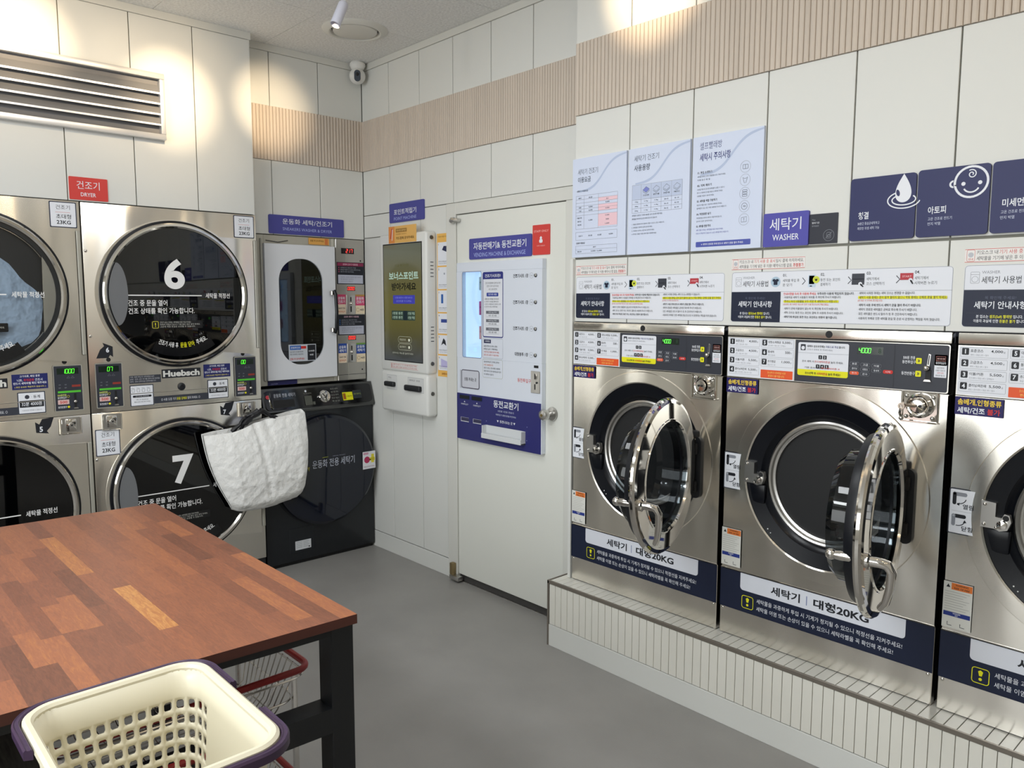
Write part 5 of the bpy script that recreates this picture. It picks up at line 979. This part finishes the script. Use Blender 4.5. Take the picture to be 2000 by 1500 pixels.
for q in (((-2.940, .823, 0), (-2.935, .886, .030)), ((-2.658, .823, 0), (-2.652, .886, .030)), ((-2.940, .823, 0), (-2.652, .830, .032)), ((-2.940, .823, .028), (-2.652, .848, .034)), ((-2.940, .823, 0), (-2.652, .886, .002))): b.box(*q, TR, .0015, 1, M4)
b.build('coin_tray', lp)
# lit window with packets
b = MB(); LITW = mat('lit_window_panel', '#bfdcff', .4, emit=.95); b.box((-3.130, 1.210, -.0275), (-2.968, 1.655, -.024), LITW, M=M4); w_ = b.build('display_window', t)
b = MB(); b.prism(rrect(-3.126, 1.215, -2.972, 1.650, .012), F, -.004, -.002, CLEAR); b.build('glass', w_)
s = Sheet(F, .0003); s.frame(-3.1245, 1.2165, -2.9735, 1.6485, .004, ink('#98a3b8'), .012); s.build('window_frame', w_)
for (v0, v1, c_, lb) in ((1.556, 1.622, '#cfe6fb', 'pale blue packet in the lit window of the vending unit, topmost of three'), (1.433, 1.501, '#e07ac4', 'magenta packet in the lit window of the vending unit, between the other two'), (1.312, 1.377, '#f6b9cb', 'pink packet in the lit window of the vending unit, lowest of three')):
    s = Sheet(F, -.02); s.prism(rrect(-3.001, v0, -2.975, v1, .003), F, -.022, -.008, ink(c_)); s.h = -.0078; s.text('시트', -2.988, (v0+v1)/2, .010, DGREY, al='c', w=.018); s.up()
    tag(s.build('dryer_sheet_packet', origin=F.p(-2.988, v0, -.015)), lb, 'packet', 'packets in the vending window')
s = Sheet(F); s.plate(rrect(-2.963, 1.324, -2.812, 1.644, .010), .0006, ink('#33387f')); s.rect(-2.959, 1.329, -2.816, 1.609, PAPER, .006, (1, 1, 0, 0)); s.up(); s.text('건조기시트란?', -2.8875, 1.617, .016, WHITE, al='c', w=.116, b=.015)
for k_, q in enumerate(('건조기에 빨래와 함께 넣으면', '정전기 방지 및 향기로운', '시트 섬유유연제')): s.text(q, -2.8875, 1.585-.015*k_, .0095, DGREY, al='c', w=(.112, .088, .062)[k_], b=0)
s.rect(-2.933, 1.525, -2.846, 1.543, ink('#3a4a9c'), .004); s.up(); s.text('건조기시트 사용법', -2.8895, 1.530, .009, WHITE, al='c', w=.062)
for k_, q in enumerate(('1. 세탁이 끝난 세탁물을 건조기에 넣기', '2. 건조기 시트를 함께 넣기', '3. 건조기 시트를 넣고 건조하기 시작', '4. 건조 후 시트는 버려주세요')): s.text(q, -2.950, 1.508-.0125*k_, .008, DGREY, w=(.108, .105, .122, .098)[k_], b=0)
for v, q1, q2 in ((1.440, '의류 3kg 이하', '시트 1장 사용'), (1.399, '의류 5kg 이하', '시트 2장 사용'), (1.358, '의류 9kg 이상', '시트 3장 사용')): s.frame(-2.937, v-.016, -2.841, v+.014, .0008, GREY); s.rect(-2.937, v, -2.841, v+.014, ink('#70737c')); s.up(); s.text(q1, -2.889, v+.003, .008, WHITE, al='c', w=.060, b=0); s.text(q2, -2.889, v-.0125, .0085, DGREY, al='c', w=.060, b=0)
s.build('info_sticker', t)
s = Sheet(F); s.frame(-2.964, 1.222, -2.814, 1.319, .0012, ink('#9aa0ae'), .006); s.rect(-2.955, 1.295, -2.902, 1.313, ink('#2c3154')); s.up(); s.text('사용방법', -2.9285, 1.300, .009, WHITE, al='c', w=.036)
for k_, q in enumerate(('500원 동전을 넣고 원하는 상품의', '버튼을 눌러 구매하세요.', '※ 동전 투입 후 환불이 불가하며 지폐는', '동전으로 교환 후 이용하세요')): s.text(q, -2.955, 1.276-.0145*k_, .009, DGREY if k_ < 2 else ink('#cf5a45'), w=(.10, .105, .115, .112)[k_], b=0)
s.frame(-2.964, 1.124, -2.815, 1.216, .0014, ink('#b5b9a9'), .010)
for k_, q in enumerate(('섬유유연제 없이 건조해도 좋아요', '1시트 500원입니다', '건조기 시트는 건조시에만 사용하며', '정전기 방지 및 먼지 제거에 효과가 있어', '다시 사용하실 수 없습니다.')): s.text(q, -2.955, 1.198-.0155*k_, .009, ink('#cf6a35') if k_ == 1 else DGREY, w=(.115, .07, .12, .128, .075)[k_], b=0)
s.build('info_sticker', t)
b = Sheet(F); b.prism(rrect(-3.128, 1.060, -2.990, 1.151, .010), F, .0003, .003, ink('#c9ccd6')); b.h = .0034; b.frame(-3.128, 1.060, -2.990, 1.151, .004, ink('#4d4756'), .010); b.rect(-3.142, 1.058, -3.130, 1.150, ink('#b9bcc6')); b.text('상품 꺼내는 곳', -3.059, 1.096, .018, INK, al='c', w=.095, b=.01); b.build('delivery_flap', t)
for v, tx in ((1.620, '건조기시트 1장'), (1.497, '건조기시트 1장'), (1.374, '건조기시트 1장'), (1.252, '대형봉투 1장')):
    s = Sheet(F); s.text(tx, -2.637, v-.009, .018, INK, al='r', w=.104 if '건' in tx else .092, b=.018); s.ring(-2.6155, v, .0125, .0009, GREY); s.text('500', -2.6155, v-.003, .006, GREY, al='c', w=.012, b=0); o = s.build('selector', t)
    b = MB(); b.lathe([(.009, 0), (.008, .004), (0, .005)], F, BMATT, (-2.588, v), 16); b.box((-2.588, v-.003, .004), (-2.580, v+.009, .006), SATIN, M=M4); b.build('button', o)
s = Sheet(F); s.text('동전투입구', -2.709, 1.119, .019, ink('#c9483e'), w=.092, b=.01); s.rect(-2.597, 1.193, -2.567, 1.205, BLACK); s.build('coin_lettering', t)
b = MB(); b.box((-2.616, 1.075, 0), (-2.555, 1.178, .004), SATIN, .002, 1, M4); b.box((-2.590, 1.140, .003), (-2.584, 1.166, .0046), BLACK, M=M4); b.tube([F.p(-2.583, 1.168, .005), F.p(-2.576, 1.155, .007), F.p(-2.580, 1.142, .006)], .003, CHROME, 6); b.box((-2.590, 1.092, .003), (-2.583, 1.118, .0046), BLACK, M=M4); b.sphere(F.p(-2.574, 1.125, .006), .005, BMATT, 12); b.build('coin_slot', t)

# ================================================================== GRILLE, CAMERA, SPOTLIGHT, CEILING VENT
F = FX(XD); M4 = Matrix(((F.U.x, F.V.x, F.N.x, F.O.x), (F.U.y, F.V.y, F.N.y, F.O.y), (F.U.z, F.V.z, F.N.z, F.O.z), (0, 0, 0, 1)))
t = thing('air_grille', 'wide aluminium air grille with horizontal louvres high on the wall over the dryers', 'air vent', (XD+.015, .87, 2.266))
b = MB(); u0, u1, v0, v1 = .36, 1.380, 2.266, 2.572
for q in (((u0, v0, 0), (u1, v0+.026, .032)), ((u0, v1-.026, 0), (u1, v1, .032)), ((u0, v0+.0265, 0), (u0+.022, v1-.0265, .0315)), ((u1-.022, v0+.0265, 0), (u1, v1-.0265, .0315))): b.box(*q, ALU, .002, 2, M4)
b.box((u0+.004, v0+.004, 0), (u1-.004, v1-.004, .003), mat('grille_back', '#6e6e70', .6, .2, bump=(40, .03, .001)), M=M4); b.build('frame', t)
LV = mat('louvre_aluminium', '#8f8f90', .4, .5, bump=(80, .03, .001))
for k_ in range(4):
    v = 2.333+.0485*k_; b = MB(); P = [(v-.001, .028), (v+.003, .028), (v+.003, .025), (v+.042, .007), (v+.041, .004), (v-.001, .024)]
    b.add([F.p(u, q, h) for u in (u0+.022, u1-.022) for q, h in P], [(i, (i+1) % 6, 6+(i+1) % 6, 6+i) for i in range(6)] + [tuple(range(6))[::-1], tuple(range(6, 12))], LV)
    b.box((u0+.0225, v-.003, .0285), (u1-.0225, v+.0055, .0315), ALU, M=M4); b.build('louvre', t)
t = thing('security_camera', 'small white security camera with black lens in the ceiling corner', 'camera', (-4.035, 2.495, 2.868))
b = MB(); b.lathe([(.030, 0), (.044, .010), (.045, .022), (.034, .040), (.022, .052)], Frame((-4.035, 2.495, 2.868), (1, 0, 0), (0, -1, 0)), WPLAST, (0, 0), 32); b.sphere((-4.035, 2.495, 2.848), .043, WPLAST, 24, (1, 1, .8)); b.build('mount', t)
cf = Vector((0, 0, 1.9)) - Vector((-4.03, 2.49, 2.79)); cf.normalize(); cu_ = Vector((-cf.y, cf.x, 0)).normalized(); CF = Frame((-4.03, 2.49, 2.788), cu_, cf.cross(cu_))
b = MB(); b.sphere((-4.03, 2.49, 2.788), .046, WPLAST, 28); hd = b.build('head', t)
b = MB(); b.prism(rrect(-.018, -.031, .018, .031, .018, 8), CF, .030, .0475, mat('camera_lens_cover', '#39424f', .15, spec=.6, bump=(20, .02, .001))); b.lathe([(.010, .0476), (.009, .0482), (0, .0484)], CF, BLACK, (0, .008), 20); b.build('lens', hd)
t = thing('spotlight', 'white cylinder spotlight hanging from the ceiling in front of the round vent', 'spotlight', (-2.9, 1.73, 2.868))
a0, a1 = Vector((-2.905, 1.7359, 2.6988)), Vector((-2.90, 1.694, 2.6115)); ax = (a1-a0).normalized(); sx_ = ax.orthogonal().normalized(); SF = Frame(a0, sx_, ax.cross(sx_))
b = MB(); b.lathe([(0, -.012), (.014, -.010), (.020, 0), (.0205, .004), (.0205, .100), (.018, .100), (.016, .085), (0, .085)], SF, mat('spotlight_paint', '#bfc0cc', .35, spec=.4, bump=(60, .02, .001)), (0, 0), 32); b.build('head', t)
b = MB(); b.tube([a0-ax*.006, a0+Vector((-.004, .006, .04)), (-2.90, 1.742, 2.80), (-2.90, 1.742, 2.868)], .009, WPLAST, 12); b.lathe([(.035, 0), (.035, .012), (.02, .018)], Frame((-2.90, 1.742, 2.868), (1, 0, 0), (0, -1, 0)), WPLAST, (0, 0), 24); b.build('stem', t)
t = thing('ceiling_vent', 'round white air diffuser set in the ceiling', 'air vent', (-3.575, 2.20, 2.868))
DF = Frame((-3.575, 2.20, ZC), (1, 0, 0), (0, -1, 0)); b = MB(); b.lathe([(.165, 0), (.160, .006), (.130, .016), (.124, .014), (.120, -.001)], DF, TRIMW, (0, 0), 64); b.build('ring', t)
b = MB(); b.lathe([(.118, .0002), (.0, .0003)], DF, BMATT, (0, 0), 48); b.lathe([(.112, .002), (.110, .012), (.100, .015), (0, .017)], DF, TRIMW, (0, 0), 64); b.build('disc', t)

# ================================================================== FOLDING TABLE
t = thing('folding_table', 'large folding table with reddish brown stave wood top and black metal legs', 'table', (-2.15, .15, 0))
def wood():
    m = bpy.data.materials.new('stave_wood'); m.use_nodes = True; n = m.node_tree.nodes; lk = m.node_tree.links; p = n['Principled BSDF']
    at = n.new('ShaderNodeAttribute'); at.attribute_name = 'tone'; tc = n.new('ShaderNodeTexCoord'); mp = n.new('ShaderNodeMapping'); mp.inputs['Scale'].default_value = (14, 90, 14)
    of = n.new('ShaderNodeVectorMath'); of.operation = 'MULTIPLY_ADD'; of.inputs[1].default_value = (9, 7, 0)
    nz = n.new('ShaderNodeTexNoise'); nz.inputs['Scale'].default_value = 1.6; nz.inputs['Detail'].default_value = 8; nz.inputs['Roughness'].default_value = .72; nz.inputs['Distortion'].default_value = 1.2
    r = n.new('ShaderNodeValToRGB'); e = r.color_ramp.elements; e[0].position = 0; e[0].color = (*lin('#5c3c30'), 1); e[1].position = 1; e[1].color = (*lin('#c08a52'), 1)
    for q, c_ in ((.2, '#704838'), (.45, '#85543f'), (.7, '#9a6144'), (.88, '#ad7345')): z = e.new(q); z.color = (*lin(c_), 1)
    ma = n.new('ShaderNodeMath'); ma.operation = 'MULTIPLY_ADD'; ma.inputs[1].default_value = 1.0; sb = n.new('ShaderNodeMath'); sb.operation = 'SUBTRACT'; sb.inputs[1].default_value = .5; sb.use_clamp = True
    lk.new(tc.outputs['Object'], mp.inputs[0]); lk.new(at.outputs['Color'], of.inputs[0]); lk.new(mp.outputs[0], of.inputs[2]); lk.new(of.outputs[0], nz.inputs[0]); lk.new(nz.outputs[0], ma.inputs[0]); lk.new(at.outputs['Fac'], ma.inputs[2]); lk.new(ma.outputs[0], sb.inputs[0]); lk.new(sb.outputs[0], r.inputs[0]); lk.new(r.outputs[0], p.inputs['Base Color'])
    bp = n.new('ShaderNodeBump'); bp.inputs['Strength'].default_value = .08; bp.inputs['Distance'].default_value = .002; lk.new(nz.outputs[0], bp.inputs['Height']); lk.new(bp.outputs[0], p.inputs['Normal'])
    p.inputs['Roughness'].default_value = .38; p.inputs['Specular IOR Level'].default_value = .4; return m
WOOD = wood(); EDGE = mat('dark_table_edge', '#4a271f', .4, spec=.4, mottle=(20, .25, (1, .1, 1)))
qa, qb, qc, qd = Vector((-2.797, .884)), Vector((-1.482, .889)), Vector((-2.873, -.62)), Vector((-1.556, -.62))     # far, near corners; then the far end
def top(s_, q): return (qa*(1-s_)+qb*s_)*(1-q) + (qc*(1-s_)+qd*s_)*q
b = MB(); tones = []; rnd = random.Random(11); rows = 38
def stave(s0, s1, q0, q1, tone):
    P = [top(s0, q0), top(s0, q1), top(s1, q1), top(s1, q0)]; b.add([(p.x, p.y, .8) for p in P], [(0, 1, 2, 3)], WOOD); tones.append(tone)
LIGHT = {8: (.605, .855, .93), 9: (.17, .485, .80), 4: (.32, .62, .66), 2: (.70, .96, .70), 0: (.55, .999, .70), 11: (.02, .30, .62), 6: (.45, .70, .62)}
for r in range(rows):
    q0, q1 = r/rows, (r+1)/rows; cuts = [0]; 
    while cuts[-1] < 1: cuts.append(cuts[-1]+rnd.uniform(.14, .32))
    cuts = [c_ for c_ in cuts[:-1] if c_ < .93]+[1]
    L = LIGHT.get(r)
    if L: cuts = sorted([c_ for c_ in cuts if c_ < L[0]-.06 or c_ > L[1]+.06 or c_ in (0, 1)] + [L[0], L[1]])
    cuts = sorted(set(cuts))
    for i in range(len(cuts)-1):
        tone = min(.68, max(.18, rnd.gauss(.44, .12)))
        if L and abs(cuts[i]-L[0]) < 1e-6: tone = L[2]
        stave(cuts[i], cuts[i+1], q0, q1, tone)
V4 = [(p.x, p.y) for p in (qa, qc, qd, qb)]
for i in range(4): tones.append(.3)
b.add([(x, y, z) for z in (.8, .7785) for x, y in V4], [((i+1) % 4, i, 4+i, 4+(i+1) % 4) for i in range(4)] + [(7, 6, 5, 4)], EDGE); tones.append(.3)
tp = b.build('tabletop', t); at = tp.data.color_attributes.new('tone', 'FLOAT_COLOR', 'CORNER'); li = 0
for p_, tn in zip(tp.data.polygons, tones):
    for _ in p_.vertices: at.data[li].color = (tn, tn, tn, 1); li += 1
LEG = mat('black_leg_paint', '#16181b', .45, spec=.4, bump=(60, .05, .001))
def oriented(a, c_, z0, z1, w):
    """box beam between two plan points"""
    a, c_ = Vector(a), Vector(c_); d = (c_-a).normalized(); p = Vector((-d.y, d.x))*w/2; b_ = MB(); P = [a+p, a-p, c_-p, c_+p]
    b_.add([(q.x, q.y, z) for z in (z0, z1) for q in P], [(3, 2, 1, 0), (4, 5, 6, 7), (0, 1, 5, 4), (1, 2, 6, 5), (2, 3, 7, 6), (3, 0, 4, 7)][0:6], LEG); return b_
legs = [(-1.5285, .8605), (-1.588, -.585), (-2.760, .855), (-2.835, -.585)]
for x, y in legs:
    b = MB(); b.box((x-.0285, y-.0285, .006), (x+.0285, y+.0285, .7785), LEG, .002, 1); b.box((x-.022, y-.022, 0), (x+.022, y+.022, .008), BMATT); b.build('leg', t)
for i, j in ((0, 1), (2, 3), (0, 2), (1, 3)):
    o = oriented(legs[i], legs[j], .757, .7782, .055); o.build('apron', t)
for i, j in ((0, 1), (2, 3)): oriented(legs[i], legs[j], .531, .589, .057).build('rail', t)
GW = mat('grey_shelf_wood', '#5e5b55', .6, spec=.2, mottle=(14, .35, (1.5, 12, 1)))
b = MB(); b.box((-2.74, -.56, .590), (-1.60, .300, .606), GW, .001, 1); b.build('shelf', t)

# ================================================================== WIRE CARTS AND LAUNDRY BASKET
REDP = mat('red_cart_plastic', '#8e2626', .4, spec=.4, bump=(40, .04, .001)); WIRE = mat('chrome_wire', (.62, .60, .57), .2, 1., bump=(40, .02, .001))
def rloop(x0, y0, x1, y1, z, r, n=6): return [(u, v, z) for u, v in rrect(x0, y0, x1, y1, r, n)]
def cart(label):
    t = thing('laundry_cart', label, 'cart', (-1.90, .60, 0), 'wire carts with red rims'); x0, x1, y0, y1 = -2.10, -1.70, .31, .885
    def level(zt, zb, nm):
        def at(q, i=0): return (x0+.045*q, y0+.045*q, x1-.045*q, y1-.045*q)
        b = MB(); b.tube(rloop(x0, y0, x1, y1, zt, .038), .0085, REDP, 10, True); ri = b.build('rim', t)
        b = MB(); b.tube(rloop(x0+.004, y0+.004, x1-.004, y1-.004, zt-.020, .045), .003, WIRE, 6, True)
        for q in (.55, 1.0): a = at(q); b.tube(rloop(*a, zt-(zt-zb)*q, .045), .0028, WIRE, 6, True)
        a = at(1)
        n = 12
        for i in range(1, n):
            f = i/n; xa, xb = x0+.03+(x1-x0-.06)*f, a[0]+.03+(a[2]-a[0]-.06)*f
            b.tube([(xa, y0+.004, zt-.015), (xb, a[1], zb+.02), (xb, a[1]+.02, zb), (xb, a[3]-.02, zb), (xb, a[3], zb+.02), (xa, y1-.004, zt-.015)], .0018, WIRE, 5)
        n = 9
        for i in range(1, n):
            f = i/n; ya, yb = y0+.03+(y1-y0-.06)*f, a[1]+.03+(a[3]-a[1]-.06)*f
            b.tube([(x0+.004, ya, zt-.015), (a[0], yb, zb+.02), (a[0]+.02, yb, zb), (a[2]-.02, yb, zb), (a[2], yb, zb+.02), (x1-.004, ya, zt-.015)], .0018, WIRE, 5)
        b.build('wire_basket', t)
    level(.600, .445, 'upper'); level(.270, .130, 'lower')
    b = MB()
    for x in (x0+.03, x1-.03):
        b.tube([(x, y0+.03, .085), (x, y0+.03, .59)], .008, WIRE, 8); b.tube([(x, y1-.03, .085), (x, y1-.03, .59)], .008, WIRE, 8); b.tube([(x, y0+.03, .10), (x, y1-.03, .10)], .008, WIRE, 8)
    for y in (y0+.03, y1-.03): b.tube([(x0+.03, y, .10), (x1-.03, y, .10)], .008, WIRE, 8)
    b.build('frame', t)
    for x in (x0+.03, x1-.03):
        for y in (y0+.03, y1-.03):
            b = MB(); b.lathe([(.012, -.011), (.036, -.010), (.036, .010), (.012, .011)], Frame((x, y, .036), (0, 1, 0), (0, 0, 1)), BMATT, (0, 0), 20, (True, True)); b.box((x-.016, y-.012, .040), (x-.012, y+.012, .09), SATIN); b.box((x+.012, y-.012, .040), (x+.016, y+.012, .09), SATIN); b.box((x-.016, y-.012, .080), (x+.016, y+.012, .088), SATIN); b.build('caster', t)
    return t
CART1 = cart('chrome wire cart with red rims parked under the wooden table')
CART2 = copy_tree(CART1); CART2['label'] = 'chrome wire cart with red rims carrying the cream laundry basket'; CART2.location = Vector((-1.90+.605, .60-.33, 0))

CREAM = mat('cream_plastic', '#d6cfb8', .38, spec=.45, bump=(30, .03, .001)); PLUM = mat('plum_plastic', '#3d2c45', .4, spec=.4, bump=(40, .03, .001))
t = thing('laundry_basket', 'cream plastic laundry basket with pierced sides and dark purple handles', 'basket', (-1.283, .380, .452))
BX0, BX1, BY0, BY1, BZ1, BZ0, BR = -1.456, -1.098, .238, .519, .816, .452, .046
def bring(z, off=0, n=24):
    """closed plan outline of the basket at height z, as evenly spaced points"""
    q = (BZ1-z)/(BZ1-BZ0); i = .038*q - off; x0, x1, y0, y1, r = BX0+i, BX1-i, BY0+i, BY1-i, BR+off*.8
    P = []
    for cx, cy, a0 in ((x1-r, y1-r, 0), (x0+r, y1-r, PI/2), (x0+r, y0+r, PI), (x1-r, y0+r, 1.5*PI)):
        P += [Vector((cx+r*math.cos(a0+PI/2*k/8), cy+r*math.sin(a0+PI/2*k/8))) for k in range(9)]
    return P
def resample(P, n):
    L = [0]; 
    for i in range(len(P)): L.append(L[-1]+(P[(i+1) % len(P)]-P[i]).length)
    out = []; j = 0
    for k in range(n):
        d = L[-1]*k/n
        while L[j+1] < d: j += 1
        f = (d-L[j])/max(1e-9, L[j+1]-L[j]); out.append(P[j].lerp(P[(j+1) % len(P)], f))
    return out
NC, NR = 50, 9; zr = [BZ1-.052-.0275*k for k in range(NR+1)]; cols = {}
def at(z, f):
    k = round(z, 5)
    if k not in cols: cols[k] = resample(bring(z), NC*8)
    P = cols[k]; i = f*8; j = int(i) % (NC*8); p = P[j].lerp(P[(j+1) % (NC*8)], i-int(i)); return (p.x, p.y, z)
b = MB()
for z0, z1 in ((zr[0], BZ1-.004), (BZ0, zr[-1])):
    vs = [at(z, c_*.5) for z in (z0, z1) for c_ in range(NC*2)]; n = NC*2; b.add(vs, [(i, (i+1) % n, n+(i+1) % n, n+i) for i in range(n)], CREAM)
for r in range(NR):
    for c_ in range(NC):
        z1, z0 = zr[r], zr[r+1]; mid = Vector(at((z0+z1)/2, c_+.5)); blank = r < 7 and (mid.y > .475 or mid.y < .30) and -1.375 < mid.x < -1.185
        o = [(0, 0), (.5, 0), (1, 0), (1, .5), (1, 1), (.5, 1), (0, 1), (0, .5)]; vs = [at(z0+(z1-z0)*q, c_+u) for u, q in o]
        if blank: b.add(vs, [tuple(range(8))], CREAM); continue
        hu0, hu1, hv0, hv1 = .19, .81, .21, .79; ins = [(hu0+.11, hv0), (.5, hv0), (hu1-.11, hv0), (hu1, hv0+.13), (hu1, .5), (hu1, hv1-.13), (hu1-.11, hv1), (.5, hv1), (hu0+.11, hv1), (hu0, hv1-.13), (hu0, .5), (hu0, hv0+.13)]
        iv = [at(z0+(z1-z0)*q, c_+u) for u, q in ins]; k = 8
        b.add(vs+iv, [(0, 1, k+1, k+0), (1, 2, k+2, k+1), (2, k+3, k+2), (2, 3, k+4, k+3), (3, 4, k+5, k+4), (4, k+6, k+5), (4, 5, k+7, k+6), (5, 6, k+8, k+7), (6, k+9, k+8), (6, 7, k+10, k+9), (7, 0, k+11, k+10), (0, k+0, k+11)], CREAM)
P = resample(bring(BZ0), NC*2); b.add([(p.x, p.y, BZ0) for p in P], [tuple(range(NC*2))], CREAM)
o = b.build('body', t); bmt = bmesh.new(); bmt.from_mesh(o.data); bmesh.ops.remove_doubles(bmt, verts=bmt.verts, dist=.0003); bmesh.ops.recalc_face_normals(bmt, faces=bmt.faces); bmt.to_mesh(o.data); bmt.free()
so = o.modifiers.new('thickness', 'SOLIDIFY'); so.thickness = .0035; so.offset = -1
b = MB(); sec = [(-.004, -.010), (-.004, .0), (.0, .005), (.007, .006), (.012, .002), (.013, -.006), (.010, -.008), (.008, -.001), (.002, -.002), (.0, -.010)]; n = 144; rings = [resample(bring(BZ1, q), n) for q, _ in sec]
b.add([(p.x, p.y, BZ1+dz) for (q, dz), R in zip(sec, rings) for p in R], [(j*n+i, j*n+(i+1) % n, ((j+1) % len(sec))*n+(i+1) % n, ((j+1) % len(sec))*n+i) for j in range(len(sec)) for i in range(n)], CREAM); b.build('rim', t)
def handle(sel, nm):
    sec = [(.0142, -.014), (.0142, .000), (.0165, .0028), (.0185, .0012), (.0215, .0012), (.0235, .0028), (.0262, -.001), (.0262, -.014)]; n = 144; L = [resample(bring(BZ1, q), n) for q, _ in sec]
    idx = [i for i in range(n) if sel(L[3][i])]
    k0 = next(i for i in range(len(idx)) if (idx[i]-idx[i-1]) % n != 1); idx = idx[k0:]+idx[:k0]
    b = MB(); m = len(sec); vs = [(L[j][i].x, L[j][i].y, BZ1+sec[j][1]) for i in idx for j in range(m)]
    b.add(vs, [(a*m+j, (a+1)*m+j, (a+1)*m+(j+1) % m, a*m+(j+1) % m) for a in range(len(idx)-1) for j in range(m)] + [tuple(range(m)), tuple((len(idx)-1)*m+j for j in range(m))[::-1]], PLUM)
    b.build('handle', t)
handle(lambda p: p.x < -1.325, 'a'); handle(lambda p: p.x > -1.215, 'b')
